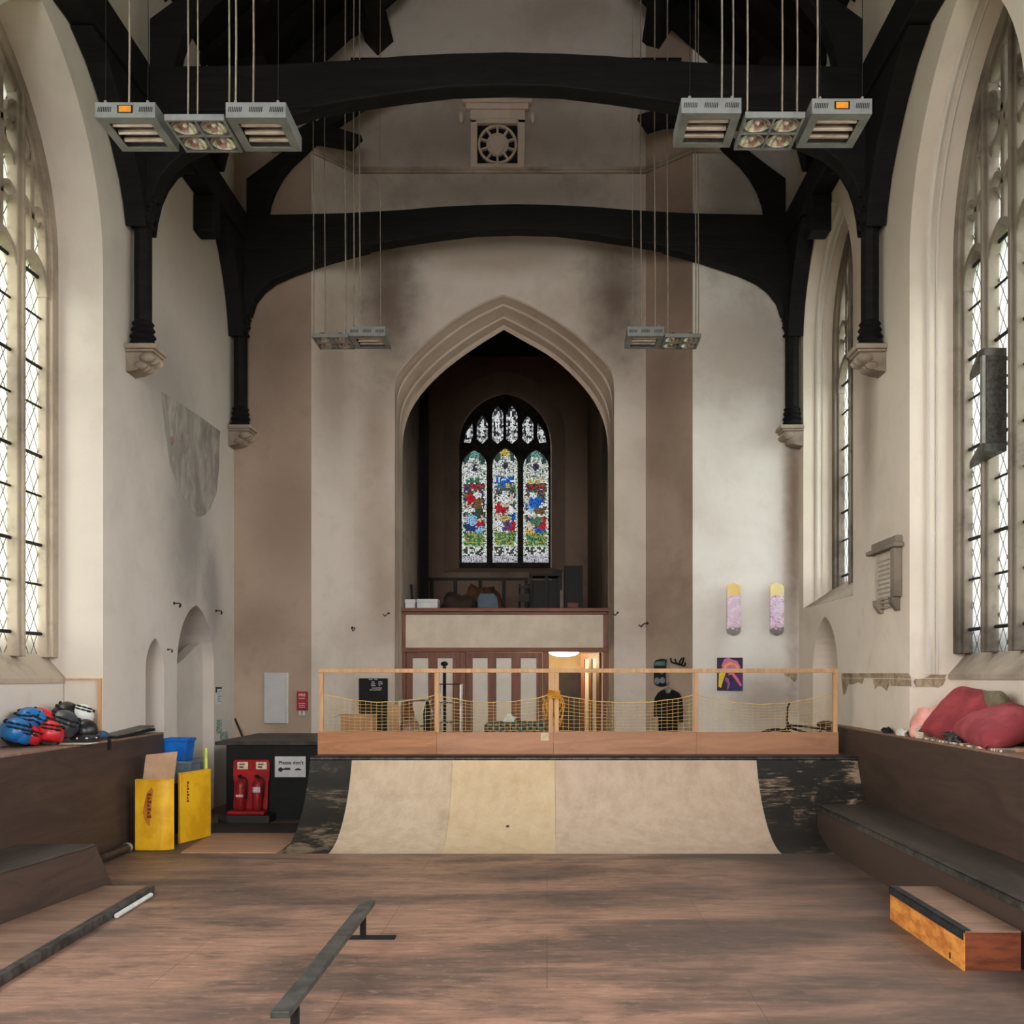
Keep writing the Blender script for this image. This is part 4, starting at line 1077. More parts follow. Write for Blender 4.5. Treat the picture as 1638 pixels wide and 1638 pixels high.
mb = MB(); mb.m = Matrix.Translation((-4.69, 11.22, ZL+.058)) @ Matrix.Rotation(.05, 4, 'X'); mb.box(-.08, .08, -.5, .52, -.012, .012); mb.build('pale_edge_board', mat('grey_edge_board', srgb(120, 112, 104), srgb(96, 90, 84), 4, .6), t)

# ------------------------------------------------------------------ cushions and clothes on the right platform
def cushion(c, size, m, lab, rot, seed, pinch=.5):
    t = thing('floor_cushion', lab, 'cushion', c, rot, 'red cushions on the right platform')
    n = 20; vs = []; fs = []
    for s in (1, -1):
        for j in range(n+1):
            for i in range(n+1):
                u, v = i/n*2-1, j/n*2-1
                h = (max(0, (1-u**4))*max(0, (1-v**4)))**.5
                k = 1-.10*(abs(u)**2)*(1-abs(v)**2)-.0
                k2 = 1-.10*(abs(v)**2)*(1-abs(u)**2)
                w = noise.noise(Vector((u*1.6+seed, v*1.6, s*.5)))*.22+noise.noise(Vector((u*4+seed, v*4, s)))*.07
                vs.append((u*size[0]*k2, v*size[1]*k, s*size[2]*h*(1+w)))
    N1 = (n+1)*(n+1)
    for q in range(2):
        for j in range(n):
            for i in range(n):
                a = q*N1+j*(n+1)+i; fs.append((a, a+1, a+n+2, a+n+1))
    mb = MB(); mb.add(vs, fs); mb.build('cover', m, t, local=True, smooth=2)
    ed = [(size[0]*math.copysign(1, a), size[1]*math.copysign(1, b)) for a, b in ((-1, -1), (1, -1), (1, 1), (-1, 1))]
    pp = []
    for k in range(4):
        a, b = Vector(ed[k]), Vector(ed[(k+1) % 4])
        for q in range(8):
            f = q/8; p = a.lerp(b, f); d = 1-.10*(1-(2*f-1)**2)
            pp.append((p.x*(d if abs(a.x-b.x) < 1e-6 else 1), p.y*(d if abs(a.y-b.y) < 1e-6 else 1), 0))
    mb = MB(); mb.tube(pp, .009, 6, closed=True); mb.build('seam', m, t, local=True, smooth=True)
    return t
m_cush = mat('faded_red_cloth', srgb(154, 62, 66), srgb(126, 46, 52), 3.5, .9, bump=.004)
m_cush2 = mat('faded_rose_cloth', srgb(166, 76, 80), srgb(136, 54, 60), 3.5, .9, bump=.004)
cushion((4.0, 9.62, ZR+.26), (.38, .31, .12), m_cush, 'red cushion propped up against the wall, behind the rose one', (.8, .12, -PI/2+.2), 1.3)
cushion((4.02, 8.92, ZR+.19), (.44, .29, .14), m_cush2, 'rose cushion slumped on the striped blanket at the right edge', (.42, .1, -PI/2-.08), 5.1)
cushion((4.19, 9.2, ZR+.30), (.2, .22, .08), mat('khaki_cloth', srgb(128, 118, 94), srgb(100, 92, 72), 5, .9), 'khaki cushion almost hidden between the two red cushions', (1.1, 0, 1.5), 8.0)
def cloth_heap(name, c, r, m, lab, cat, seed, h=1.0):
    mb = MB()
    def sh(p):
        w = 1+.45*noise.noise(Vector((p.x*1.7+seed, p.y*1.7, p.z*1.7)))+.2*noise.noise(Vector((p.x*5+seed, p.y*5, p.z*5)))
        return Vector((p.x*w, p.y*w, max(p.z*w, -.35)))
    mb.ball((c[0], c[1], c[2]+r[2]*.35), r, 28, 18, -PI/2+.05, 1, sh)
    return tag(mb.build(name, m, base=c, smooth=2), lab, cat)
m_pink = mat('pink_cloth', srgb(238, 170, 156), srgb(214, 138, 128), 5, .9, bump=.004)
cloth_heap('pink_jumper', (3.94, 10.3, ZR), (.16, .2, .24), m_pink, 'crumpled pink jumper against the red cushion', 'clothing', 2.2)
cloth_heap('cream_bag', (3.82, 10.2, ZR), (.06, .08, .08), mat('cream_cloth', srgb(214, 202, 178), srgb(186, 172, 148), 9, .9), 'small cream patterned bag before the pink jumper', 'bag', 4.4)
cloth_heap('white_bag', (3.80, 10.72, ZR), (.05, .12, .05), mat('white_plastic_bag', srgb(216, 208, 196), srgb(200, 190, 178), 9, .6), 'white plastic bag at the platform edge, left of the pink jumper', 'bag', 6.1)
cloth_heap('black_beanie_hat', (3.79, 11.15, ZR), (.045, .12, .05), m_black, 'small black cap lying alone on the right platform', 'cap', 9.7)
cloth_heap('black_bag', (3.83, 9.42, ZR+.02), (.07, .17, .09), mat('shiny_black_bag', srgb(30, 30, 33), srgb(52, 52, 56), 7, .35, spec=.6), 'black bag between the striped blanket and the cushions', 'bag', 3.3)
def striped():
    t = NT('striped_wool')
    v = t.coord((1, 1, 1), (0, 0, .35)); sx = t.n('ShaderNodeSeparateXYZ'); t.l(v, sx.inputs[0])
    f = t.math('FRACT', t.math('MULTIPLY', sx.outputs[1], 5.0)); g = t.math('FRACT', t.math('MULTIPLY', sx.outputs[1], 11.0))
    c = t.mix(t.math('GREATER_THAN', f, .5), srgb(222, 208, 186), srgb(96, 92, 86))
    c = t.mix(t.math('GREATER_THAN', g, .72), c, srgb(196, 140, 96))
    c = t.mix(t.math('LESS_THAN', g, .16), c, srgb(150, 160, 156))
    return t.fin(c, .95)
mb = MB(); n = 24; vs = []; fs = []
for s in (0, 1):
    for j in range(n+1):
        for i in range(9):
            y = 8.3+1.75*j/n; x = 3.765+.36*i/8
            z = ZR+.001+(.018+.008*noise.noise(Vector((x*9, y*9, 0))) if s else 0)
            vs.append((x+.012*math.sin(y*9)*(i == 0), y, z))
N1 = (n+1)*9
for s in (0, 1):
    for j in range(n):
        for i in range(8):
            a = s*N1+j*9+i; fs.append((a, a+1, a+10, a+9))
for j in range(n):
    for i in (0, 8): a = j*9+i; fs.append((a, a+9, N1+a+9, N1+a))
for i in range(8):
    for j in (0, n): a = j*9+i; fs.append((a, a+1, N1+a+1, N1+a))
mb.add(vs, fs)
tag(mb.build('striped_blanket', striped(), base=(3.9, 9, ZR)), 'striped woollen blanket spread under the red cushions', 'blanket')
# ------------------------------------------------------------------ gallery front and doors under it, in the chancel arch
GY = 16.44; GS = FPX/GY
def gx(px): return (px-PX0)/GS
def gz(py): return EYE+(PY0-py)/GS
m_redwood = wood('red_brown_wood', srgb(134, 82, 58), srgb(96, 56, 40), 'z', 3, .5); m_redwood_x = wood('red_brown_rail', srgb(134, 82, 58), srgb(96, 56, 40), 'x', 3, .5)
m_cream = mat('cream_panel', srgb(214, 200, 180), srgb(202, 186, 166), 3, .7)
m_frost = mat('pale_panel_glass', srgb(206, 196, 182), srgb(196, 186, 172), 3, .35)
g = thing('gallery_front', 'cream gallery front with red-brown wooden rail under the chancel arch', 'gallery', (gx(808), GY, gz(1036)))
MB().box(gx(643.5), gx(974), GY-.10, GY+.12, gz(979), gz(973)).box(gx(645), gx(972), GY-.06, GY+.08, gz(983), gz(979)).build('top_rail', m_redwood_x, g, bevel=.008)
MB().box(gx(648), gx(966), GY-.01, GY+.02, gz(1036), gz(982.5)).build('cream_panel', m_cream, g)
for a, b in ((643.5, 649), (965, 973)): MB().box(gx(a), gx(b), GY-.05, GY+.06, gz(1036), gz(983)).build('side_post', m_redwood, g, bevel=.006)
MB().box(gx(643.5), gx(973), GY-.06, GY+.10, gz(1043), gz(1036)).build('bottom_beam', m_redwood_x, g, bevel=.006)
ZF = .27
struct(MB().box(in_arch[0].x+.005, in_arch[-1].x-.005, YA, YP, .01, ZF), 'floor_back_room', wood('back_room_floor', srgb(104, 80, 62), srgb(78, 58, 46), 'x'))
struct(MB().box(in_arch[0].x+.004, in_arch[-1].x-.004, YP-.06, YP-.001, ZF, 2.6), 'wall_back_room', mat('warm_cream_paint', srgb(226, 204, 164), srgb(214, 190, 150), 3, .8))
fm = MB()
for a, b in ((643.5, 649.5), (736, 745), (868, 878), (965, 973)): fm.box(gx(a), gx(b), GY-.03, GY+.08, ZF, gz(1043)-.001)
struct(fm, 'door_frame', m_redwood, bevel=.005)
def door(name, x0, x1, panes, y0=GY, lab=None):
    """panelled door: frame with tall pale panes"""
    d = MB(); zt, zb = gz(1044), ZF+.01; pt, pb = gz(1053), ZF+.35
    xs = [x0]+[v for p in panes for v in p]+[x1]
    for i in range(0, len(xs), 2): d.box(xs[i], xs[i+1], y0, y0+.045, zb, zt)
    for a, b in panes: d.box(a, b, y0, y0+.045, pt, zt).box(a, b, y0, y0+.045, zb, pb)
    w = struct(d, name, m_redwood)
    for a, b in panes: MB().box(a, b, y0+.015, y0+.03, pb, pt).build('pane', m_frost, w)
    return w
d1 = door('door_1', gx(650), gx(735.5), [(gx(660), gx(685)), (gx(700), gx(724))])
MB().tube([(gx(690), GY-.002, 1.28), (gx(690), GY-.05, 1.28), (gx(694), GY-.05, 1.28)], .011, 6).box(gx(687), gx(692), GY-.008, GY-.0005, 1.2, 1.36).build('door_handle', mat('satin_steel', srgb(170, 176, 184), srgb(140, 146, 154), 8, .35, .7), d1)
door('door_2', gx(745.5), gx(867.5), [(gx(756), gx(780)), (gx(794), gx(818)), (gx(833), gx(858))])
# open leaf of the right-hand doorway, swung back into the room
d3 = MB(); xh = gx(963); L = .88; W3 = .045
M3 = Matrix.Translation((xh, GY+.09, 0)) @ Matrix.Rotation(math.radians(108), 4, 'Z')
d3.m = M3; zt, zb, pt, pb = gz(1044), ZF+.01, gz(1053), ZF+.35
for a, b in ((0, .14), (.36, .50), (.72, L)): d3.box(a, b, 0, W3, zb, zt)
for a, b in ((.14, .36), (.50, .72)): d3.box(a, b, 0, W3, pt, zt).box(a, b, 0, W3, zb, pb)
w3 = struct(d3, 'door_3', m_redwood)
for a, b in ((.14, .36), (.50, .72)):
    q = MB(); q.m = M3; q.box(a, b, .015, .03, pb, pt); q.build('pane', m_frost, w3)
struct(MB().box((887-PX0)*18.3/FPX, (934-PX0)*18.3/FPX, 18.28, 18.335, ZF, EYE+(PY0-1076)*18.3/FPX), 'door_4', mat('dark_brown_door', srgb(58, 46, 40), srgb(44, 35, 30), 4, .6))
# ceiling lamp in the lit room
lq = P(902, 1046, 17.3)
t = thing('ceiling_lamp', 'lit oval ceiling lamp in the room behind the open door', 'lamp', (lq.x, lq.y, 2.6))
MB().lathe([(0, 2.6), (.1, 2.6), (.1, 2.5), (0, 2.5)], (lq.x, lq.y, 0), 16).build('lamp_mount', m_cream, t)
ml = bpy.data.materials.new('lamp_glow'); ml.use_nodes = True
bsdf = ml.node_tree.nodes['Principled BSDF']; bsdf.inputs['Emission Color'].default_value = (1, .82, .52, 1); bsdf.inputs['Emission Strength'].default_value = 8
MB().ball((lq.x, lq.y, 2.315), (.26, .2, .075), 24, 12).build('lamp_globe', ml, t, smooth=True)
MB().tube([(lq.x, lq.y, 2.5), (lq.x, lq.y, 2.42)], .03, 8).build('lamp_stem', m_cream, t)
lp = bpy.data.lights.new('ceiling_lamp_light', 'POINT'); lp.energy = 40; lp.color = (1, .74, .42); lp.shadow_soft_size = .15
lo = bpy.data.objects.new('ceiling_lamp_light', lp); COL.objects.link(lo); lo.location = (lq.x-.1, lq.y-.05, 2.2)

# ------------------------------------------------------------------ things stored on the gallery
GF = 2.862
m_white = mat('white_card', srgb(214, 214, 212), srgb(198, 198, 196), 6, .7); m_dk = wood('dark_oak', srgb(36, 28, 24), srgb(24, 19, 16), 'z', 3, .6)
def at(px, d): return (px-PX0)*d/FPX
def az(py, d): return EYE+(PY0-py)*d/FPX
for a, b, y1, lab in ((648, 664, 958.5, 'narrow white box behind the gallery rail, beside the left jamb'), (667, 700, 958, 'wider white box behind the gallery rail, second from the left jamb')):
    t = thing('white_box', lab, 'box', (at((a+b)/2, 16.75), 16.75, GF), group='white boxes on the gallery')
    MB().box(at(a, 16.7), at(b, 16.7), 16.7, 16.98, GF, az(y1, 16.7)-.03).build('box_body', m_white, t, bevel=.004)
    MB().box(at(a, 16.7)-.006, at(b, 16.7)+.006, 16.694, 16.986, az(y1, 16.7)-.06, az(y1, 16.7)).build('lid', m_white, t, bevel=.004)
m_bchair = mat('blue_chair_plastic', srgb(30, 66, 86), srgb(22, 52, 70), 5, .45)
cx, cy2 = at(781, 17.0), 17.0; w = (at(798, 17)-at(764, 17))/2
t = thing('plastic_chair', 'blue plastic chair turned away behind the gallery rail', 'chair', (cx, cy2, GF))
bk = [(cx-w, GF+.16), (cx-w, GF+.36), (cx-w*.8, GF+.45), (cx+w*.5, GF+.45), (cx+w*.86, GF+.38), (cx+w, GF+.16)]
MB().prism(bk, 'y', cy2-.02, cy2+.0).build('backrest', m_bchair, t, bevel=.008)
MB().box(cx-w, cx+w, cy2, cy2+.34, GF+.2, GF+.22).build('seat', m_bchair, t, bevel=.008)
for sx in (-1, 1):
    for yy in (.01, .3): MB().tube([(cx+sx*w*.85, cy2+yy, GF+.2), (cx+sx*w*.95, cy2+yy, GF)], .012, 6).build('leg', m_steel, t)
t = thing('tall_cupboard', 'dark wooden cupboard at the right end of the gallery', 'cupboard', (at(918, 19.5), 19.6, GF))
MB().box(at(903, 19.5), at(932, 19.5), 19.5, 19.95, GF, az(905, 19.5)).build('carcass', m_dk, t, bevel=.01)
MB().box(at(906, 19.5), at(917, 19.5), 19.48, 19.499, GF+.1, az(909, 19.5)).build('door', m_dk, t); MB().box(at(918.5, 19.5), at(929, 19.5), 19.48, 19.499, GF+.1, az(909, 19.5)).build('door', m_dk, t)
o = MB().box(at(883, 20.0), at(899, 20.0), 20.0, 20.4, GF, az(911, 20.0)).build('tall_dark_chest', m_dk, base=(at(890, 20), 20.2, GF)); tag(o, 'narrow dark chest between the desk and the tall cupboard', 'chest')
t = thing('reading_desk', 'dark open-framed wooden desk on the gallery under the stained window', 'desk', (at(866, 18.8), 18.9, GF))
MB().box(at(846, 18.8), at(898, 18.8), 18.7, 19.2, az(922, 18.8), az(917, 18.8)).build('desk_top', m_dk, t)
for px in (849, 874, 895): MB().box(at(px, 18.8)-.03, at(px, 18.8)+.03, 18.8, 18.86, GF, az(922, 18.8)).build('leg', m_dk, t)
MB().box(at(849, 18.8), at(895, 18.8), 19.1, 19.14, GF+.2, az(926, 18.8)).build('back_panel', m_dk, t)
t = thing('folding_chair', 'dark folded wooden chair leaning in front of the desk', 'chair', (at(838, 18.2), 18.2, GF))
for px in (831, 846): MB().tube([(at(px, 18.2), 18.2, GF), (at(px, 18.2), 18.3, az(934, 18.2))], .02, 6).build('leg', m_dk, t)
MB().box(at(830, 18.2), at(847, 18.2), 18.22, 18.27, az(962, 18.2), az(949, 18.2)).build('seat', m_dk, t)
MB().box(at(830, 18.2), at(847, 18.2), 18.27, 18.3, az(940, 18.2), az(936, 18.2)).build('backrest', m_dk, t)
t = thing('altar_rail', 'long dark wooden rail across the gallery below the stained window', 'rail', (at(770, 22), 22, GF))
MB().box(at(685, 22), at(845, 22), 22, 22.1, az(928, 22), az(924, 22)).build('top_rail', m_dk, t)
for px in (690, 728, 768, 806, 842): MB().box(at(px, 22)-.04, at(px, 22)+.04, 22.02, 22.08, GF, az(928, 22)).build('post', m_dk, t)
cloth_heap('covered_heap', (at(735, 17.7), 17.8, GF), (.42, .3, .36), mat('brown_dust_sheet', srgb(64, 50, 42), srgb(46, 36, 30), 3, .9), 'brown dust sheet over a heap beside the blue chair', 'dust sheet', 1.7)
cloth_heap('orange_blanket', (at(768, 18.6), 18.7, GF), (.42, .25, .5), mat('rusty_blanket', srgb(98, 62, 40), srgb(74, 46, 30), 4, .9), 'rusty orange blanket heaped behind the dust sheet', 'blanket', 7.7)
cu = MB(); cpts = [(at(672, 18.7)+.14*i/16, 18.7+.05*math.sin(i*2.1)) for i in range(17)]
cu.strip(cpts, .03, 'z', GF, 7.2)
tag(cu.build('dark_curtain', mat('black_curtain_cloth', srgb(26, 24, 24), srgb(18, 17, 17), 4, .9), base=(at(678, 18.7), 18.7, GF), smooth=True), 'narrow black curtain hanging at the left inside of the chancel', 'curtain')
o = MB().tube([(at(661, 17.0), 17.0, GF), (at(656, 17.0), 17.15, az(934, 17))], .022, 8).build('dark_pole', m_black, base=(at(661, 17), 17, GF)); o.name = 'leaning_pole'
tag(o, 'short dark pole leaning at the left jamb behind the white boxes', 'pole')
o = MB().box(at(908, 17.3), at(925, 17.3), 17.3, 17.5, GF, az(964, 17.3)).build('pink_box', mat('dull_pink_card', srgb(120, 78, 74), srgb(98, 62, 60), 5, .8), base=(at(916, 17.3), 17.4, GF)); tag(o, 'dull pink box just above the gallery rail on the right', 'box')
o = MB().box(at(896, 17.8), at(900.5, 17.8), 17.8, 17.85, GF, az(944, 17.8)).build('pale_plank', mat('pale_plank_wood', srgb(128, 116, 102), srgb(108, 96, 84), 5, .7), base=(at(898, 17.8), 17.8, GF)); tag(o, 'thin pale plank standing in front of the tall cupboard', 'plank')

# ------------------------------------------------------------------ things on the ramp platform, behind the fence
PZ = DZ+.0125
m_chrome = mat('bright_metal', srgb(176, 174, 170), srgb(140, 138, 136), 10, .3, .8)
def carton(a, b, d, ytop, dep, lab, flaps=True):
    t = thing('cardboard_box', lab, 'box', (at((a+b)/2, d), d, PZ), group='cardboard boxes on the ramp platform')
    x0, x1, z1 = at(a, d), at(b, d), az(ytop, d)
    MB().box(x0, x1, d, d+dep, PZ, z1).build('carton', m_card2, t, bevel=.004)
    if flaps:
        MB().add([(x0, d, z1), (x0, d+dep, z1), (x0-.09, d+dep, z1-.03), (x0-.09, d, z1-.03), (x0, d, z1+.005), (x0, d+dep, z1+.005), (x0-.09, d+dep, z1-.025), (x0-.09, d, z1-.025)],
                 [(0, 1, 2, 3), (4, 7, 6, 5), (0, 4, 5, 1), (2, 6, 7, 3), (0, 3, 7, 4), (1, 5, 6, 2)]).build('flap', m_card2, t)
    return t
m_card2 = mat('brown_carton', srgb(176, 136, 104), srgb(150, 112, 84), 3, .8)
carton(545, 597, 13.4, 1143, .3, 'brown cardboard box with an open flap, in front of the blackboard')
carton(622, 637, 13.9, 1128, .35, 'tall narrow beige carton between the blackboard and the clothes rail', False)
bb = thing('blackboard', 'blackboard with chalk lines on the wall left of the gallery doors', 'blackboard', (at(597, 15.8), 15.88, az(1180, 15.8)))
MB().box(at(574, 15.84), at(620, 15.84), 15.84, 15.87, az(1182, 15.84), az(1085, 15.84)).build('board', m_black, bb, bevel=.004)
chalk = MB()
for (a, b, y) in ((590, 596, 1086.5), (599, 604, 1086.5), (594.5, 599, 1091), (605.5, 611.5, 1091), (593.5, 600, 1094), (605, 612, 1094), (594, 600.5, 1096.8), (606, 608, 1096.8), (595, 611, 1100.5), (591.5, 610, 1103.5)):
    x = a
    while x < b:
        chalk.box(at(x, 15.84), at(min(x+.85, b), 15.84), 15.836, 15.8395, az(y+.75+.2*math.sin(x*3), 15.84), az(y-.75+.2*math.sin(x*5), 15.84)); x += 1.15
chalk.build('chalk_marks', mat('chalk', srgb(210, 210, 206), srgb(176, 176, 172), 40, .9), bb)
t = thing('clothes_rail', 'metal clothes rail with coats in front of the left gallery door', 'clothes rail', (at(664, 14.0), 14.0, PZ))
for px in (639, 686): MB().tube([(at(px, 14), 14.0, PZ), (at(px, 14), 14.0, az(1121, 14))], .02, 8).build('upright', mat('white_tube', srgb(196, 190, 182), srgb(176, 170, 162), 8, .4), t, smooth=True)
MB().tube([(at(639, 14), 14.0, az(1123, 14)), (at(641, 14), 14.0, az(1120.5, 14)), (at(686, 14), 14.0, az(1120.5, 14))], .014, 8).build('hanging_rail', m_chrome, t, smooth=True)
MB().tube([(at(639, 14), 14.0, az(1161, 14)), (at(686, 14), 14.0, az(1161, 14))], .012, 8).build('lower_rail', m_chrome, t, smooth=True)
def hung(name, a, b, top, bot, d, m, lab, cat):
    xs = (at(a, d), at(b, d)); mb = MB(); n = 14; vs = []; fs = []
    c = (xs[0]+xs[1])/2; w = (xs[1]-xs[0])/2; z1, z0 = az(top, d), az(bot, d)
    prof = [(1, .06), (.93, .45), (.8, .75), (.5, .92), (0, 1.0)]
    for j in range(n+1):
        v = j/n; ww = w*(.35+.65*min(1, (1-v)*3.2))
        for i in range(16):
            an = 2*PI*i/16; k = 1+.12*math.sin(an*5+v*3)
            vs.append((c+ww*math.cos(an)*k, d+.01+.05*math.sin(an)*k*(.5+.5*min(1, (1-v)*3)), z0+(z1-z0)*v))
    for j in range(n):
        for i in range(16): fs.append((j*16+i, j*16+(i+1) % 16, (j+1)*16+(i+1) % 16, (j+1)*16+i))
    fs += [tuple(range(15, -1, -1)), tuple(n*16+i for i in range(16))]
    mb.add(vs, fs)
    return tag(mb.build(name, m, base=(c, d, z1), smooth=2), lab, cat)
hung('brown_coat', 646, 662, 1122, 1182, 13.99, mat('brown_wool', srgb(112, 66, 44), srgb(84, 48, 32), 6, .9), 'brown coat hanging at the left of the clothes rail', 'coat')
hung('black_jacket', 677, 690, 1122, 1180, 13.93, mat('black_wool', srgb(30, 27, 26), srgb(20, 18, 18), 6, .9), 'black jacket hanging at the right end of the clothes rail', 'jacket')
cloth_heap('grey_rucksack', (at(658, 13.7), 13.62, PZ), (.16, .1, .30), mat('grey_brown_canvas', srgb(150, 124, 106), srgb(84, 62, 52), 6, .9), 'grey and brown rucksack on the platform under the brown coat', 'rucksack', 5.5)
t = thing('floor_lamp', 'thin black floor lamp with small head before the left gallery door', 'lamp', (at(711, 14.4), 14.4, PZ))
MB().lathe([(0, PZ), (.14, PZ), (.14, PZ+.02), (.02, PZ+.03), (0, PZ+.03)], (at(711, 14.4), 14.4, 0), 18).build('base', m_black, t, smooth=True)
MB().tube([(at(711, 14.4), 14.4, PZ+.03), (at(711, 14.4), 14.4, az(1066, 14.4))], .024, 8).build('pole', m_black, t, smooth=True)
MB().ball((at(711, 14.4), 14.38, az(1062, 14.4)), (.055, .07, .036), 14, 8).build('lamp_head', m_black, t, smooth=True)
t = thing('glass_cabinet', 'narrow open metal shelf frame beside the black floor lamp', 'shelf', (at(720, 14.2), 14.2, PZ))
x0, x1, z1 = at(702, 14.2), at(737, 14.2), az(1094, 14.2)
for x in (x0, x1):
    for y in (14.15, 14.4): MB().box(x-.008, x+.008, y-.008, y+.008, PZ, z1).build('upright', m_chrome, t)
for py in (1094.5, 1124, 1156): MB().box(x0, x1, 14.142, 14.408, az(py, 14.2)-.008, az(py, 14.2)+.008).build('shelf', mat('smoky_shelf', srgb(96, 98, 96), srgb(76, 78, 76), 6, .4) if py > 1100 else m_black, t)
t = thing('low_table', 'low table under a dark green patterned cloth, by the middle fence post', 'table', (at(825, 13.5), 13.6, PZ))
def checker():
    q = NT('dark_green_check'); v = q.coord(); c = q.n('ShaderNodeTexChecker'); q.l(v, c.inputs['Vector']); c.inputs['Scale'].default_value = 22
    c.inputs['Color1'].default_value = srgb(40, 52, 46); c.inputs['Color2'].default_value = srgb(92, 100, 86)
    return q.fin(c.outputs[0], .9)
x0, x1, z1 = at(776, 13.5), at(874, 13.5), az(1156, 13.5)
MB().box(x0+.03, x1-.03, 13.43, 13.82, z1-.045, z1-.012).build('table_top', m_dk, t)
for sx in (x0+.06, x1-.1):
    for yy in (13.46, 13.74): MB().box(sx, sx+.04, yy, yy+.04, PZ, z1-.045).build('leg', m_dk, t)
tc = MB(); pts = [(x0, z1-.2), (x0, z1-.04), (x0+.03, z1-.008), (x0+.08, z1), (x1-.08, z1), (x1-.03, z1-.008), (x1, z1-.03), (x1+.005, z1-.2)]
tc.strip(pts, .012, 'y', 13.4, 13.85)
for yy in (13.395, 13.845): tc.prism([(x0, z1-.19), (x0, z1-.02), (x0+.05, z1), (x1-.05, z1), (x1, z1-.02), (x1, z1-.17)], 'y', yy, yy+.008)
tag(tc.build('table_cloth', checker(), base=((x0+x1)/2, 13.6, z1)), 'dark green checked cloth over the low table', 'tablecloth')
cloth_heap('white_paper_bag', (at(814, 13.55), 13.6, z1), (.075, .06, .075), m_white, 'crumpled white bag on the green table cloth', 'bag', 3.9)
cloth_heap('black_glove', (at(828, 13.55), 13.6, z1), (.06, .04, .03), m_black, 'small black glove beside the white bag on the green cloth', 'glove', 8.8)

# bicycle lying against the wall corner
t = thing('bmx_bicycle', 'small black bmx bicycle leaning low behind the right fence end', 'bicycle', (at(1302, 13.5), 13.5, PZ+.03), (math.radians(67), 0, math.radians(172)))
def wheel(cx):
    w = MB(); w.tube([(cx+.235*math.cos(a), 0, .26+.235*math.sin(a)) for a in [2*PI*k/28 for k in range(28)]], .024, 8, closed=True); o = w.build('wheel', m_black, t, local=True, smooth=True)
    s = MB()
    for k in range(14): s.tube([(cx, 0, .26), (cx+.22*math.cos(2*PI*k/14), 0, .26+.22*math.sin(2*PI*k/14))], .0022, 4)
    s.lathe([(0, -.04), (.02, -.04), (.02, .04), (0, .04)], (cx, 0, .26), 10, 'y'); s.build('spokes', m_chrome, o, local=True)
wheel(-.44); wheel(.46)
f = MB()
for a, b, r in (((-.44, .26), (-.08, .29), .012), ((-.44, .26), (-.17, .55), .010), ((-.08, .29), (-.2, .64), .017), ((-.08, .29), (.3, .6), .02), ((-.17, .55), (.29, .66), .017), ((.3, .56), (.285, .74), .022), ((.31, .57), (.46, .26), .014)):
    f.tube([(a[0], 0, a[1]), (b[0], 0, b[1])], r, 8)
f.build('frame', m_black, t, local=True, smooth=True)
hb = MB(); hb.tube([(.24, -.22, .95), (.27, -.14, .93), (.29, -.09, .78), (.29, .09, .78), (.27, .14, .93), (.24, .22, .95)], .013, 8); hb.tube([(.27, -.15, .9), (.27, .15, .9)], .01, 6); hb.build('handlebar', m_black, t, local=True, smooth=True)
sd = MB(); sd.ball((-.24, 0, .68), (.13, .06, .03), 14, 8); sd.build('saddle', mat('brown_saddle', srgb(92, 60, 40), srgb(70, 44, 30), 8, .6), t, local=True, smooth=True)
cr = MB(); cr.lathe([(.06, -.03), (.085, -.03), (.085, -.024), (.06, -.024)], (-.08, 0, .29), 18, 'y').tube([(-.08, -.045, .29), (.05, -.045, .24), (.05, -.12, .24)], .011, 6).tube([(-.08, .045, .29), (-.21, .045, .34), (-.21, .12, .34)], .011, 6); cr.build('crank', m_chrome, t, local=True)
# ------------------------------------------------------------------ things on the walls
def W(px, py, d=YB): return P(px, py, d)
t = thing('wall_board', 'blank pale grey board on the end wall beside the red box', 'board', W(443, 1157))
a, b = W(424, 1157), W(459, 1076)
MB().box(a.x, b.x, YB-.05, YB-.002, a.z, b.z).build('board_face', mat('pale_grey_panel', srgb(186, 184, 182), srgb(176, 174, 172), 3, .45), t, bevel=.003)
a2, b2 = W(459.3, 1157), W(462.5, 1076)
MB().box(a2.x, b2.x, YB-.05, YB-.002, a.z, b.z).build('edge_strip', mat('pale_edge', srgb(204, 196, 188), srgb(190, 182, 174), 5, .5), t)
t = thing('fire_blanket', 'red fire blanket case on the end wall, right of the grey board', 'fire blanket', W(484, 1137))
a, b = W(476, 1136), W(493, 1106)
MB().box(a.x, b.x, YB-.06, YB-.002, a.z, b.z).build('case', mat('dark_red_case', srgb(156, 30, 38), srgb(128, 22, 30), 5, .4), t, bevel=.006)
m_wp = mat('white_print', srgb(216, 196, 192), srgb(196, 170, 168), 20, .6)
text('lettering', 'FIRE', .058, m_wp, t, Vector(((a.x+b.x)/2, YB-.0615, W(0, 1113.5).z))-t.location, (PI/2, 0, 0), 'CENTER')
mb = MB()
for k, (u, w) in enumerate(((1117, .09), (1125, .1), (1128, .09), (1131, .1))): mb.box((a.x+b.x)/2-w/2, (a.x+b.x)/2+w/2, YB-.0615, YB-.0603, W(0, u).z-.004, W(0, u).z+.004)
mb.build('printed_lines', m_wp, t)
for px in (481, 487): MB().box(W(px-1.7, 0).x, W(px+1.7, 0).x, YB-.04, YB-.03, W(0, 1144).z, W(0, 1136.5).z).build('pull_tab', mat('white_tape', srgb(206, 202, 196), srgb(190, 186, 180), 8, .7), t)
def lw(px, py):          # a point on the left wall seen at that pixel
    d = XL*FPX/(px-PX0); return d, EYE+(PY0-py)*d/FPX
def rw(px, py):
    d = XR*FPX/(px-PX0); return d, EYE+(PY0-py)*d/FPX
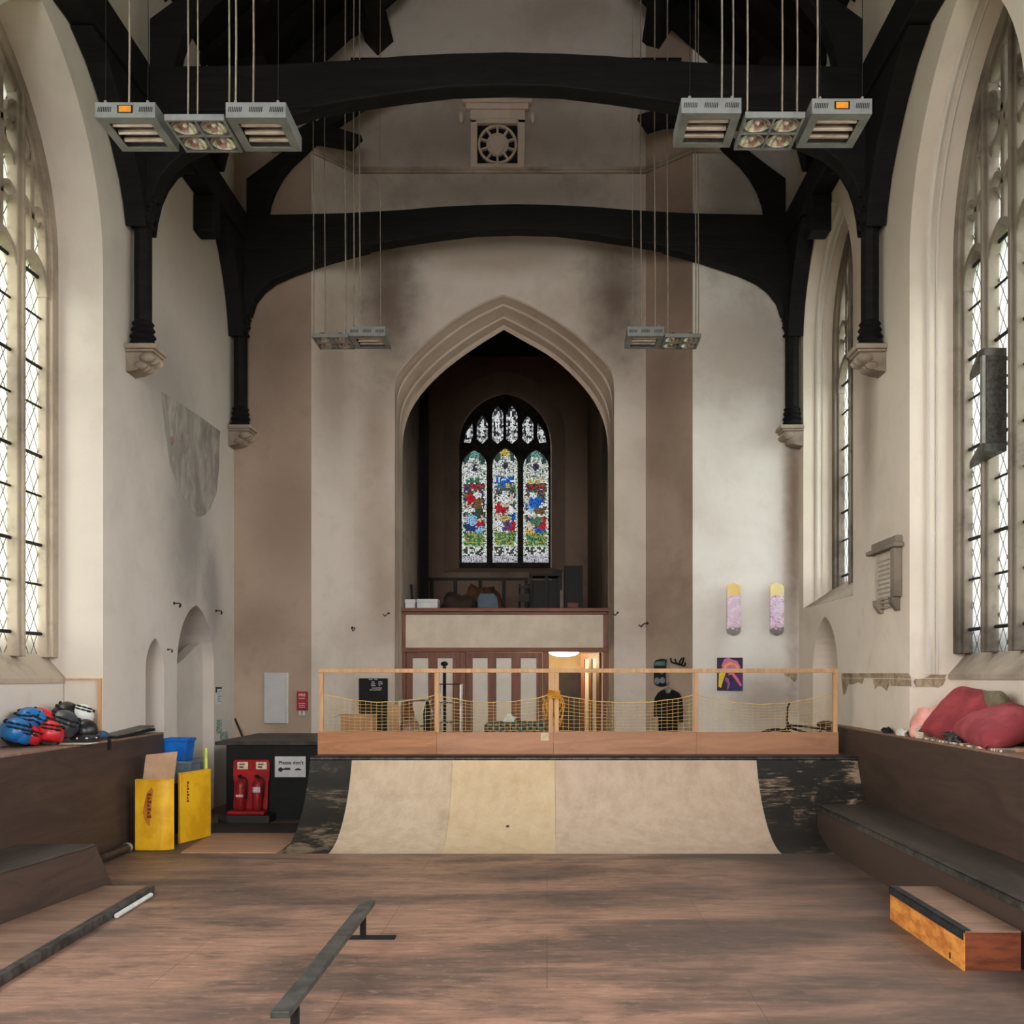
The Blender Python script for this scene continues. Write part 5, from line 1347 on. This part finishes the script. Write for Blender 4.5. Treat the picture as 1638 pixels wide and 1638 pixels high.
def notice(pts, m, name, lab, hdr=None):
    ds = [lw(*p) for p in pts]
    t = thing(name, lab, 'notice', (XL, ds[0][0], min(z for _, z in ds)))
    MB().prism(ds, 'x', XL+.001, XL+.006).build('sheet', m, t)
    if hdr:
        MB().prism([lw(*p) for p in hdr], 'x', XL+.0062, XL+.012).build('dark_header', m_ink, t)
        mb = MB()
        for k in range(5):
            y0, z0 = lw(347, 1106+k*4); y1, _ = lw(353-(k % 2)*1.5, 1106)
            mb.box(XL+.0062, XL+.0072, y0, y1, z0-.008, z0+.008)
        mb.build('printed_lines', mat('grey_print', srgb(150, 158, 164), srgb(130, 138, 144), 20, .7), t)
    return t
notice([(344, 1126.5), (353.5, 1126.5), (353.5, 1099), (344, 1099)], m_white, 'wall_notice', 'white notice with black top edge on the left wall by the doorway', [(344, 1108), (346, 1108), (346, 1102), (353.5, 1102), (353.5, 1099), (344, 1099)])
m_green = mat('green_print', srgb(96, 118, 108), srgb(176, 186, 176), 26, .6, lo=.45, hi=.55)
notice([(346, 1174), (354, 1173), (354, 1151), (346, 1151.5)], m_green, 'wall_leaflet', 'upper grey-green leaflet on the left wall above the counter')
notice([(352, 1185.5), (365, 1184), (363, 1170), (352, 1172)], m_green, 'wall_leaflet', 'lower tilted grey-green leaflet on the left wall above the counter')
o = MB().tube([W(376, 1150, 15.2), W(391, 1186, 14.9)], .016, 8).build('broom_handle', mat('dark_stick', srgb(54, 44, 36), srgb(40, 32, 26), 6, .6), base=W(391, 1186, 14.9), smooth=True); o.name = 'leaning_stick'
tag(o, 'dark stick leaning into the corner on the black counter', 'stick')
def hook(p, n, lab, s=1.0):
    """small iron wall hook; n points out of the wall"""
    n = Vector(n); u = Vector((0, 0, 1)); p = Vector(p); r = n.cross(u)
    t = thing('wall_hook', lab, 'hook', p, group='iron hooks on the plaster walls')
    mb = MB(); mb.tube(smooth_curve([p+n*.002, p+n*.12*s, p+n*.15*s-u*.05*s+r*.05*s, p+n*.13*s-u*.09*s+r*.08*s, p+n*.16*s-u*.03*s+r*.13*s], 2), .011*s, 6); mb.build('hook_arm', m_iron, t, smooth=True)
    mb = MB(); mb.tube([p+n*.001, p+n*.012], .028*s, 8); mb.build('wall_plate', m_iron, t)
for px, py, lab in ((278, 965, 'iron hook on the left wall, upper left of the doorway'), (345, 977, 'iron hook on the left wall, above the doorway near the corner'), (268, 1039, 'small iron hook on the left wall between niche and doorway')):
    d, z = lw(px, py); hook((XL, d, z), (1, 0, 0), lab, .7 if px != 268 else .5)
cl = (Vector((xC, YC, 0))-Vector((xB, YB, 0))).normalized(); nl = Vector((cl.y, -cl.x, 0))
cr_ = (Vector((xE, YB, 0))-Vector((xD, YC, 0))).normalized(); nr = Vector((cr_.y, -cr_.x, 0))
def onray(px, py, a, b):   # where the sight line through the pixel meets the vertical plane through a and b
    a, b = Vector((a[0], a[1])), Vector((b[0], b[1])); k = (px-PX0)/FPX; d = b-a
    # point a + s d with x = k*y
    s = (k*a.y-a.x)/(d.x-k*d.y); q = a+d*s
    return Vector((q.x, q.y, EYE+(PY0-py)*q.y/FPX))
def CL(px, py): return onray(px, py, (xB, YB), (xC, YC))
def CR(px, py): return onray(px, py, (xD, YC), (xE, YB))
hook(CL(563, 1004), nl, 'iron hook on the left canted wall face', .7); hook(W(622, 981, YC), (0, -1, 0), 'iron hook left of the chancel arch', .6); hook(W(988, 980, YC), (0, -1, 0), 'iron hook right of the chancel arch', .6); hook(CR(1036, 997), nr, 'iron hook on the right canted wall face', .7)

# skateboard decks on the end wall
def deck_mat(name, top, mid, low, spots, z0, z1):
    q = NT(name); v = q.coord(); sx = q.n('ShaderNodeSeparateXYZ'); q.l(v, sx.inputs[0])
    n = q.noise(v, 14, 4, .6); n2 = q.noise(v, 30, 3, .6)
    h = q.math('ADD', q.math('DIVIDE', q.math('SUBTRACT', sx.outputs[2], z0), z1-z0), q.math('MULTIPLY', q.math('SUBTRACT', n, .5), .22))
    c = q.mix(q.ramp(n2, .5, .64), mid, spots); c = q.mix(q.math('MULTIPLY', q.ramp(n, .5, .6), .6), c, srgb(236, 226, 232))
    c = q.mix(q.math('GREATER_THAN', h, .76), c, top); c = q.mix(q.math('LESS_THAN', h, .13), c, low)
    return q.fin(c, .4, 0, .4)
def deck(t, cx, zc, L, Wd, m, local=True):
    """deck standing on end, graphic side towards -y, nose and tail bent away"""
    n = 26; vs = []; fs = []; k = 12
    for s in (0, 1):
        for j in range(n+1):
            v = j/n*2-1; end = max(0, (abs(v)-.76)/.24); w = Wd/2*math.sqrt(max(0, 1-end**2.4))*(1-.03*(1-end))
            w = max(w, .004)
            kick = .05*max(0, (abs(v)-.62)/.38)**1.5
            for i in range(k+1):
                u = i/k*2-1
                vs.append((cx+u*w, -.02+kick*1.0-.012*(u*u)*(1-end)+(.012 if s else 0), zc+v*L/2))
    N1 = (n+1)*(k+1)
    for s in (0, 1):
        for j in range(n):
            for i in range(k):
                a = s*N1+j*(k+1)+i; fs.append((a, a+1, a+k+2, a+k+1))
    for j in range(n):
        for i in (0, k): a = j*(k+1)+i; fs.append((a, a+k+1, N1+a+k+1, N1+a))
    for i in range(k):
        for j in (0, n): a = j*(k+1)+i; fs.append((a, a+1, N1+a+1, N1+a))
    mb = MB(); mb.add(vs, fs); return mb.build('deck', m, t, local=True, smooth=2)
def board(px0, px1, lab, m):
    c = W((px0+px1)/2, 975); t = thing('skateboard_deck', lab, 'skateboard deck', (c.x, YB-.11, c.z), (0, 0, math.radians(-7)), 'decks on the end wall')
    deck(t, 0, 0, .80, .215, m)
    MB().box(-.04, .04, .0, .1, .12, .2).build('bracket', m_iron, t, local=True); MB().box(-.04, .04, .0, .1, -.2, -.12).build('bracket', m_iron, t, local=True)
m_d1 = deck_mat('lilac_deck_graphic', srgb(232, 200, 128), srgb(214, 190, 208), srgb(150, 142, 136), srgb(216, 150, 186), -.4, .4)
m_d2 = deck_mat('pink_spotted_deck_graphic', srgb(230, 212, 150), srgb(212, 196, 216), srgb(140, 130, 134), srgb(190, 80, 128), -.4, .4)
board(1160, 1183, 'left lilac skateboard deck with yellow top, on the end wall', m_d1)
board(1228, 1252, 'right pink spotted skateboard deck with pale top, near the wall corner', m_d2)
# dark deck, antler hook and T-shirt on the canted right face
ang = math.atan2(cr_.y, cr_.x)
c = CR(1061, 1076)+nr*.06
t = thing('skateboard_deck', 'dark skateboard deck with grey roundels, above the black T-shirt', 'skateboard deck', c, (0, 0, ang))
deck(t, 0, 0, .44, .235, mat('black_deck', srgb(34, 34, 36), srgb(24, 24, 26), 8, .45))
mb = MB()
for x, z, r in ((-.05, -.13, .055), (.055, -.12, .05), (.04, .02, .045)): mb.lathe([(0, -.0345), (r, -.0345), (r, -.033), (0, -.033)], (x, 0, z), 18, 'y')
mb.build('roundels', mat('grey_print_round', srgb(128, 134, 138), srgb(104, 110, 114), 9, .5), t, local=True)
MB().box(-.1, .1, -.0365, -.033, .11, .175).build('green_band', mat('sea_green', srgb(92, 126, 118), srgb(74, 104, 98), 8, .5), t, local=True)
MB().box(-.03, .03, .0, .055, -.03, .03).build('bracket', m_iron, t, local=True)
c = CR(1088, 1060)+nr*.012
t = thing('antler_hook', 'small twisted dark coat hook near the corner, right of the dark deck', 'hook', c, (0, 0, ang))
for pth in ([(-.15, -.03, .07), (-.12, -.05, .0), (-.04, -.04, -.01), (.06, -.04, -.04), (.1, -.05, .02), (.12, -.06, .08)], [(-.06, -.04, .06), (-.04, -.04, -.01), (.04, -.03, -.03), (.13, -.05, -.06), (.15, -.06, .0)], [(.0, -.002, -.02), (.02, -.04, -.03), (.05, -.06, .03), (.09, -.06, .07)]):
    mb = MB(); mb.tube(smooth_curve([Vector(p) for p in pth], 2), .013, 6); mb.build('tine', m_iron, t, local=True, smooth=True)
c = CR(1073, 1096)+nr*.06
t = thing('hanging_tshirt', 'black T-shirt on a hanger, on the wall behind the right net', 'T-shirt', c, (0, 0, ang))
def tshirt():
    outl = [(-.06, -.07), (-.10, -.075), (-.2, -.12), (-.265, -.2), (-.285, -.42), (-.275, -.5), (-.195, -.49), (-.19, -.40), (-.185, -.62), (-.18, -.80), (0, -.81), (.18, -.80), (.185, -.62), (.19, -.44), (.2, -.56), (.275, -.56), (.28, -.42), (.255, -.2), (.2, -.12), (.10, -.075), (.06, -.07), (.035, -.10), (0, -.112), (-.035, -.10)]
    mb = MB(); fs = tessellate_polygon([[Vector((x, z, 0)) for x, z in outl]])
    n = len(outl)
    def bul(x, z): return .032*max(0, 1-(x/.27)**2)*max(.2, min(1, (-z-.05)/.2))
    mb.add([(x, -.01-bul(x, z)*.3, z) for x, z in outl]+[(x, .012, z) for x, z in outl], [tuple(f) for f in fs]+[tuple(i+n for i in f[::-1]) for f in fs]+[(i, (i+1) % n, n+(i+1) % n, n+i) for i in range(n)])
    return mb
tshirt().build('shirt_body', mat('black_cotton', srgb(26, 25, 26), srgb(18, 18, 18), 8, .95), t, local=True, bevel=.006)
mb = MB(); mb.strip([(-.05, -.085), (-.02, -.118), (.02, -.118), (.05, -.085)], .012, 'y', -.0205, -.0125); mb.build('neck_label', mat('pale_neck', srgb(150, 148, 146), srgb(120, 118, 116), 9, .9), t, local=True)
mb = MB(); mb.tube([(-.2, -.002, -.10), (-.05, -.002, -.045), (0, -.002, -.03), (.05, -.002, -.045), (.2, -.002, -.10)], .008, 6); mb.tube(smooth_curve([Vector(p) for p in ((0, -.002, -.03), (0, -.002, .0), (.03, -.002, .02), (.02, -.002, .05), (-.01, -.002, .045))], 2), .005, 6); mb.build('hanger', mat('pale_wire_hanger', srgb(176, 158, 140), srgb(150, 132, 114), 9, .5), t, local=True, smooth=True)
# painting
t = thing('painting', 'small bright purple, pink and yellow abstract canvas on the end wall', 'painting', W(1167, 1105))
a, b = W(1147, 1104.5), W(1187.5, 1052)
MB().box(a.x, b.x, YB-.035, YB-.003, a.z, b.z).build('canvas', mat('dark_canvas', srgb(42, 36, 44), srgb(58, 34, 70), 8, .6), t)
pw, ph = b.x-a.x, b.z-a.z
def shape(pts, dy, m, name):
    mb = MB(); mb.prism([(a.x+u*pw, a.z+v*ph) for u, v in pts], 'y', YB-.0355-dy-.0006, YB-.0355-dy); mb.build(name, m, t)
def pm(n, c): return mat(n, srgb(*c), None, 14, .55, lo=.5, hi=.7)
shape([(.55, .0), (1, 0), (1, .3), (.8, .42), (.6, .3), (.45, .14)], 0, pm('paint_navy', (48, 46, 92)), 'paint_patch')
shape([(.6, .5), (.97, .55), (1, .2), (.86, .3)], .0008, pm('paint_plum', (96, 40, 98)), 'paint_patch')
shape([(.04, .12), (.14, .08), (.22, .3), (.36, .6), (.3, .72), (.2, .7), (.06, .55)], .0016, pm('paint_yellow', (236, 202, 50)), 'paint_patch')
shape([(.16, .78), (.26, .95), (.42, 1), (.6, .93), (.78, .9), (.9, .72), (.84, .58), (.7, .66), (.62, .5), (.4, .52), (.26, .66), (.2, .64)], .0024, pm('paint_pink', (208, 110, 160)), 'paint_patch')
shape([(.24, .7), (.32, .82), (.5, .86), (.72, .82), (.84, .7), (.8, .66), (.68, .76), (.5, .79), (.36, .74), (.3, .66)], .0032, pm('paint_orange', (244, 170, 84)), 'paint_patch')
shape([(.5, .58), (.62, .56), (.82, .36), (.96, .16), (.9, .12), (.72, .32), (.56, .48), (.42, .46)], .0032, pm('paint_rose', (224, 110, 140)), 'paint_patch')
shape([(.3, .42), (.44, .36), (.5, .2), (.44, .06), (.36, .02), (.4, .2), (.3, .3)], .0032, pm('paint_violet', (150, 84, 150)), 'paint_patch')
# memorial tablet on the right wall
(y0, z0), (y1, z1) = rw(1444, 958), rw(1406, 878)
t = thing('memorial_tablet', 'white stone memorial tablet on the right wall between two windows', 'tablet', (XR, (y0+y1)/2, z0))
yA, yB2 = rw(1442, 900)[0], rw(1406, 900)[0]
zt, zb = 3.22, 2.77-.12
zt = rw(1424, 882)[1]; zb = rw(1424, 958)[1]
MB().box(XR-.045, XR-.002, yA, yB2, zb, zt).build('slab', mat('pale_marble', srgb(196, 184, 168), srgb(176, 162, 146), 6, .5), t, bevel=.004)
mb = MB()
for k in range(11): mb.box(XR-.0475, XR-.0455, yA+.18+.03*(k % 3), yB2-.08-.04*(k % 2), zt-.11-k*.052, zt-.09-k*.052)
mb.build('inscription', mat('faded_inscription', srgb(158, 146, 132), srgb(140, 128, 116), 20, .8), t)
MB().box(XR-.09, XR-.002, yA-.03, yA+.1, zb, zt).build('side_pilaster', m_stone_dark, t, bevel=.008)
MB().box(XR-.12, XR-.002, yA-.1, yB2+.12, zt, zt+.05).box(XR-.08, XR-.002, yA-.05, yB2+.04, zt+.05, zt+.13).build('cornice', m_stone_dark, t, bevel=.012)
for yy in (yA+.08, yB2-.12):
    MB().prism([(XR-.002, zb-.15), (XR-.002, zb), (XR-.10, zb), (XR-.09, zb-.07), (XR-.03, zb-.15)], 'y', yy-.05, yy+.06).build('bracket', m_stone_dark, t, bevel=.006)
# shield-shaped patch of old wall painting on the left wall
sh = [lw(*p) for p in ((258, 626), (280, 640), (318, 665), (352, 690), (350.5, 720), (350, 750), (346, 788), (336, 814), (327, 824), (316, 828), (303, 812), (286, 783), (272, 745), (264, 690))]
def mural():
    q = NT('old_wall_painting'); v = q.coord((1, 1, .45)); n = q.noise(v, 5, 7, .7, .5); n2 = q.noise(q.coord(), 1.4, 4, .6)
    c = q.mix(q.ramp(n, .4, .66), srgb(146, 138, 130), srgb(178, 168, 156)); c = q.mix(q.ramp(n2, .5, .7, 0, .5), c, srgb(120, 110, 104)); c = q.mix(q.ramp(n, .64, .76, 0, .6), c, srgb(196, 186, 172))
    return q.fin(c, .9)
mb = MB(); mb.prism(sh, 'x', XL+.0005, XL+.005)
tag(mb.build('faded_wall_painting', mural(), base=(XL, 13.4, 5), bevel=.003), 'faded grey shield-shaped patch of old painting on the left wall', 'wall painting')
mb = MB(); mb.prism([lw(*p) for p in ((272, 700), (277, 697), (279, 707), (275, 714), (272, 709))], 'x', XL+.0055, XL+.0065)
o = mb.build('red_paint_trace', mat('faded_red_paint', srgb(150, 108, 98), srgb(160, 126, 114), 12, .9)); o.parent = bpy.data.objects['faded_wall_painting']; o.location = -o.parent.location
# fragments of painted frieze on the right wall
def frieze_mat():
    q = NT('old_painted_frieze'); v = q.coord((1, 1, 1)); n = q.noise(v, 7, 6, .7, .6); w = q.n('ShaderNodeTexWave'); q.l(v, w.inputs['Vector']); w.inputs['Scale'].default_value = 3; w.inputs['Distortion'].default_value = 5
    c = q.mix(q.ramp(n, .38, .62), srgb(178, 158, 130), srgb(140, 118, 96)); c = q.mix(q.math('MULTIPLY', q.math('GREATER_THAN', w.outputs['Fac'], .72), .45), c, srgb(112, 96, 78))
    return q.fin(c, .9)
m_fri = frieze_mat()
fr_ = thing('painted_frieze', 'broken strip of old painted frieze on the right wall above the platform', 'wall painting', (XR, 12, 1.85))
for pts in (((1347, 1077), (1424, 1077), (1424, 1084.5), (1347, 1084)), ((1425, 1077), (1454, 1077), (1458, 1085.5), (1425, 1085)),
            ((1347, 1085), (1382, 1085), (1379, 1094), (1374, 1091), (1364, 1095), (1357, 1094), (1353, 1108), (1350, 1112), (1348, 1098)),
            ((1397, 1086), (1424, 1086), (1422, 1097), (1419, 1105), (1411, 1098), (1404, 1097), (1400, 1102)), ((1425, 1086), (1458, 1087), (1458, 1098), (1425, 1097))):
    mb = MB(); mb.prism([rw(*p) for p in pts], 'x', XR-.006, XR-.0005); mb.build('frieze_fragment', m_fri, fr_)
yj = RY+WW
def rj(px, py): # point on the far jamb of the right window recess
    x = (px-PX0)*yj/FPX; return x, EYE+(PY0-py)*yj/FPX
for pts in (((1464, 1086), (1513, 1085.5), (1508, 1096), (1501, 1100), (1488, 1098), (1466, 1099), (1461, 1090)), ((1490, 1079), (1514, 1079), (1511, 1084.5), (1478, 1084.5))):
    mb = MB(); mb.prism([rj(*p) for p in pts], 'y', yj-.006, yj-.0005); mb.build('frieze_fragment', m_fri, fr_)
mb = MB(); mb.prism([(W(*p).x, W(*p).z) for p in ((1254, 1077), (1276, 1077), (1274, 1088), (1270, 1091), (1264, 1084), (1256, 1081))], 'y', YB-.006, YB-.0005)
tag(mb.build('frieze_remnant', m_fri, base=W(1266, 1083)), 'small dark remnant of painted frieze near the right wall corner', 'wall painting')
# thin timber frame in the left window recess
yl = LY+WW
t = thing('timber_frame', 'thin pine frame in the left window recess above the helmets', 'frame', (-4.82, yl, ZL))
MB().box(-4.825, -4.79, yl-.045, yl-.003, ZL+.001, 1.88).build('upright', m_fence, t); MB().box(-5.19, -4.826, yl-.03, yl-.003, 1.862, 1.88).build('cross_bar', m_fence, t)
MB().box(-5.19, -4.826, yl-.016, yl-.003, ZL+.001, 1.861).build('infill_panel', m_reveal, t)
# iron bracket cage in front of the right window
t = thing('iron_bracket_frame', 'grey iron bracket frame fixed to the near right window', 'bracket', (4.3, 9.7, 4.2))
m_gi = mat('grey_iron', srgb(96, 90, 84), srgb(66, 62, 58), 8, .6, .3)
zt = EYE+(PY0-572)*9.6/FPX; zb = EYE+(PY0-722)*9.6/FPX
for z, n in ((zt, 'top_plate'), (zb, 'bottom_plate')):
    MB().prism([(4.33, 10.25), (4.33, 9.42), (4.12, 9.42), (4.10, 9.5)], 'z', z-.035, z+.035).build(n, m_gi, t)
MB().box(4.10, 4.13, 9.42, 9.47, zb+.036, zt-.036).build('upright', mat('pale_galvanised', srgb(150, 146, 138), srgb(128, 124, 116), 8, .5, .3), t)
MB().box(4.135, 4.33, 9.42, 9.45, zb+.036, zt-.036).build('back_plate', mat('dark_mesh_plate', srgb(74, 68, 62), srgb(48, 44, 40), 30, .7), t)
# vent stone with carved quatrefoil high on the end wall
c = W(796, 230, YC)
t = thing('carved_stone_vent', 'square carved stone vent with a shield, high on the end wall', 'vent', W(796, 268, YC))
def vx(px): return W(px, 0, YC).x
def vz(py): return W(0, py, YC).z
fr2 = MB(); fr2.box(vx(753), vx(764), YC-.10, YC-.002, vz(268), vz(196)).box(vx(828), vx(840), YC-.10, YC-.002, vz(268), vz(196)).box(vx(753), vx(840), YC-.10, YC-.002, vz(272), vz(266)).box(vx(753), vx(840), YC-.10, YC-.002, vz(202), vz(194)); fr2.build('stone_frame', m_stone_arch, t, bevel=.012)
hm = MB(); hm.box(vx(740), vx(852), YC-.16, YC-.002, vz(171), vz(165)).box(vx(746), vx(846), YC-.12, YC-.002, vz(180), vz(171)).box(vx(752), vx(840), YC-.09, YC-.002, vz(195), vz(180)); hm.build('hood_mould', m_stone_arch, t, bevel=.015)
for px in (738, 852): MB().ball((vx(px), YC-.08, vz(192)), (.045, .06, .09), 12, 8).build('hood_stop', m_stone_arch, t, smooth=True)
MB().box(vx(764.2), vx(827.8), YC-.012, YC-.002, vz(266), vz(202)).build('recess_shade_plate', mat('painted_recess_shade', srgb(22, 19, 17), srgb(16, 14, 13), 4, .9), t)  # near-black plate paints the shade inside the vent
ct = Vector((vx(796), vz(234))); r = (vx(827)-vx(765))/2
tr = MB(); ring = lambda rad, n=32: [(ct.x+rad*math.cos(2*PI*k/n), ct.y+rad*math.sin(2*PI*k/n)) for k in range(n)]
tr.strip(ring(r*.95), .035, 'y', YC-.07, YC-.013, closed=True); tr.strip(ring(r*.50), .045, 'y', YC-.07, YC-.013, closed=True)
for k in range(10):
    a = 2*PI*(k+.5)/10; d2 = Vector((math.cos(a), math.sin(a))); tr.strip([tuple(ct+d2*r*.52), tuple(ct+d2*r*.93)], .03, 'y', YC-.07, YC-.013)
tr.build('tracery', m_stone_arch, t)
MB().prism([(ct.x-.13, ct.y+.15), (ct.x, ct.y+.13), (ct.x+.13, ct.y+.15), (ct.x+.13, ct.y-.02), (ct.x+.08, ct.y-.13), (ct.x, ct.y-.19), (ct.x-.08, ct.y-.13), (ct.x-.13, ct.y-.02)], 'y', YC-.09, YC-.013).build('shield', m_stone_arch, t, bevel=.012)
# sloping partitions in the doorway and niche recesses
pts = [(12.93, .03), (12.93, 1.96), (13.2, 2.02), (13.6, 2.14), (14.0, 2.3), (14.2, 2.36), (14.35, 2.4), (14.35, .03)]
mb = MB(); mb.prism(pts, 'x', XL-.3, XL-.16)
struct(mb, 'wall_doorway_blocking', m_wall)

# ------------------------------------------------------------------ hanging heaters and lamps
m_lamp = mat('grey_lamp_metal', srgb(134, 136, 134), srgb(116, 118, 116), 5, .45, .2); m_refl = mat('bright_reflector', srgb(200, 190, 180), srgb(150, 136, 124), 22, .25, .9, stretch=(.2, 3, 1))
m_quartz = mat('quartz_tube', srgb(236, 230, 222), srgb(190, 176, 164), 16, .2, .5, stretch=(.3, 1, 1)); m_cord = mat('pale_cord', srgb(150, 136, 118), srgb(126, 114, 98), 10, .8)
m_or = mat('orange_sticker', srgb(226, 150, 30), srgb(206, 128, 20), 10, .6)
def cords(t, pts, top=11.2, zz=.13):
    for dx, dy, r, m in pts:
        mb = MB(); x, y = dx, dy
        H = top-t.location.z
        mb.tube([(x, y, zz), (x+.004, y, zz+.5), (x-.006, y, H*.5), (x, y, H)], r, 5)
        mb.build('cord', m, t, local=True, smooth=True)
def heater(loc, lab, sticker, cordpts, rot=0):
    t = thing('infrared_heater', lab, 'heater', loc, (0, 0, rot), 'grey infrared heaters hung from the roof')
    w, L, h = .48, .52, .11
    b = MB()
    b.box(-w/2, w/2, 0, .012, 0, h).box(-w/2, w/2, L-.012, L, 0, h).box(-w/2, -w/2+.012, .012, L-.012, 0, h).box(w/2-.012, w/2, .012, L-.012, 0, h).box(-w/2, w/2, 0, L, h, h+.012)
    b.box(-w/2+.012, -w/2+.07, .012, L-.012, 0, .01).box(w/2-.07, w/2-.012, .012, L-.012, 0, .01).box(-w/2+.07, w/2-.07, .012, .09, 0, .01).box(-w/2+.07, w/2-.07, L-.06, L-.012, 0, .01)
    b.build('housing', m_lamp, t, local=True)
    MB().box(-w/2+.03, w/2-.03, .03, L-.03, .055, .06).build('reflector', m_refl, t, local=True)
    for yy in (.16, .275, .39):
        q = MB(); q.tube([(-w/2+.075, yy, .032), (w/2-.075, yy, .032)], .019, 10); o = q.build('heating_tube', m_quartz, t, local=True, smooth=True)
    for xx in (-.165, 0, .165):
        if sticker and xx == 0: continue
        v = MB()
        for k in range(8): v.add([(xx-.056+k*.014, -.0015, .045), (xx-.049+k*.014, -.0015, .045), (xx-.043+k*.014, -.0015, .085), (xx-.050+k*.014, -.0015, .085), (xx-.056+k*.014, .001, .045), (xx-.049+k*.014, .001, .045), (xx-.043+k*.014, .001, .085), (xx-.050+k*.014, .001, .085)], [(0, 1, 2, 3), (4, 7, 6, 5), (0, 4, 5, 1), (1, 5, 6, 2), (2, 6, 7, 3), (3, 7, 4, 0)][:6])
        v.build('vent_slats', m_iron, t, local=True)
    if sticker:
        MB().box(-.062, .062, -.004, -.0005, .036, .098).build('sticker_border', m_iron, t, local=True, label='dark framed orange warning sticker'); MB().box(-.048, .048, -.006, -.0042, .043, .092).build('warning_sticker', m_or, t, local=True)
    cords(t, cordpts)
    for xx in (-.17, .17): MB().lathe([(0, .122), (.012, .122), (.012, .15), (0, .15)], (xx, .03, 0), 8).build('hanging_eye', m_lamp, t, local=True)
    return t
def spots(loc, lab, cordpts):
    t = thing('spotlight_panel', lab, 'spotlight', loc, (0, 0, 0), 'four-lamp spotlight panels hung from the roof')
    w, L, h = .48, .5, .05
    b = MB(); b.box(-w/2, w/2, 0, .02, 0, h).box(-w/2, w/2, L-.02, L, 0, h).box(-w/2, -w/2+.02, .02, L-.02, 0, h).box(w/2-.02, w/2, .02, L-.02, 0, h).box(-.01, .01, .02, L-.02, .0, h).box(-w/2+.02, w/2-.02, L/2-.012, L/2+.012, 0, h); b.build('frame', m_lamp, t, local=True, bevel=.003)
    for xx in (-.118, .118):
        for yy in (.13, .37):
            r = MB(); r.lathe([(.025, .075), (.06, .06), (.09, .028), (.1, .008), (.108, .008), (.108, .02), (.07, .075), (.03, .095), (.001, .095), (.001, .075)], (xx, yy, 0), 20); o = r.build('lamp_reflector', m_refl, t, local=True, smooth=True)
            q = MB(); q.ball((xx, yy, .045), (.028, .028, .034), 12, 8); q.build('bulb', m_quartz, o, local=True, smooth=True)
    cords(t, cordpts, 11.2, .045)
    return t
def hz(px, py, d): q = P(px, py, d); return q
c2 = [(-.17, .03, .003, m_iron), (.17, .03, .003, m_iron)]
ZH = EYE+4.47
heater((at(200, 8), 8.0, ZH), 'nearest left heater with orange sticker, beside the left window', True, c2+[(.02, .03, .008, m_cord)])
spots((at(309, 8), 8.02, ZH-.01), 'nearest left spotlight panel, between two heaters', [(-.14, .25, .008, m_cord), (.2, .25, .008, m_cord), (.02, .02, .006, m_cord)])
heater((at(409, 8), 8.0, ZH), 'nearest heater of the left group, inner one without sticker', False, c2+[(-.17, .03, .008, m_cord), (-.05, .1, .008, m_cord)])
heater((at(1138, 8), 8.0, ZH+.035), 'nearest heater of the right group, inner one without sticker', False, c2+[(.1, .1, .008, m_cord), (.19, .1, .008, m_cord)])
spots((at(1241, 8), 8.02, ZH+.01), 'nearest right spotlight panel, between two heaters', [(-.22, .02, .008, m_cord), (.06, .02, .007, m_cord), (.18, .02, .007, m_cord)])
heater((at(1347, 8), 8.0, ZH+.03), 'nearest right heater with orange sticker, beside the right window', True, c2+[(-.19, .03, .008, m_cord)])
spots((at(527, 13.1), 13.12, ZH-.02), 'far left spotlight panel, hanging before the end wall', [(-.22, .03, .008, m_cord), (-.12, .25, .007, m_cord), (.2, .03, .009, m_cord)])
heater((at(587, 13.1), 13.1, ZH-.01), 'far left heater, hanging before the end wall left of the arch', False, [(-.19, .1, .009, m_cord), (-.1, .03, .009, m_cord), (.17, .03, .004, m_cord)])
heater((at(1033, 13.1), 13.1, ZH-.01), 'far right heater, hanging before the end wall right of the arch', False, [(-.06, .03, .009, m_cord), (.13, .1, .009, m_cord), (-.17, .03, .004, m_cord)])
spots((at(1093, 13.1), 13.12, ZH-.02), 'far right spotlight panel, hanging before the end wall', [(-.2, .03, .009, m_cord), (.17, .03, .008, m_cord), (.24, .25, .007, m_cord)])

# garden hedge outside the right-hand windows
hg = MB(); rr = random.Random(9)
for k in range(60):
    hg.ball((rr.uniform(7.5, 9), rr.uniform(4, 18), rr.uniform(.3, 2.3)), (rr.uniform(.5, .9), rr.uniform(.5, .9), rr.uniform(.4, .7)), 10, 7, f=lambda p: p*(1+.25*noise.noise(p*2.3+Vector((k, 0, 0)))))
hg.box(7.6, 8.9, 4, 18, -.25, 1.2)
tag(hg.build('hedge_foliage', mat('hedge_leaves', srgb(120, 160, 96), srgb(70, 112, 60), 12, .9), base=(8.2, 11, -.25)), 'green hedge in the garden, glimpsed low through the right window', 'hedge', kind='stuff')
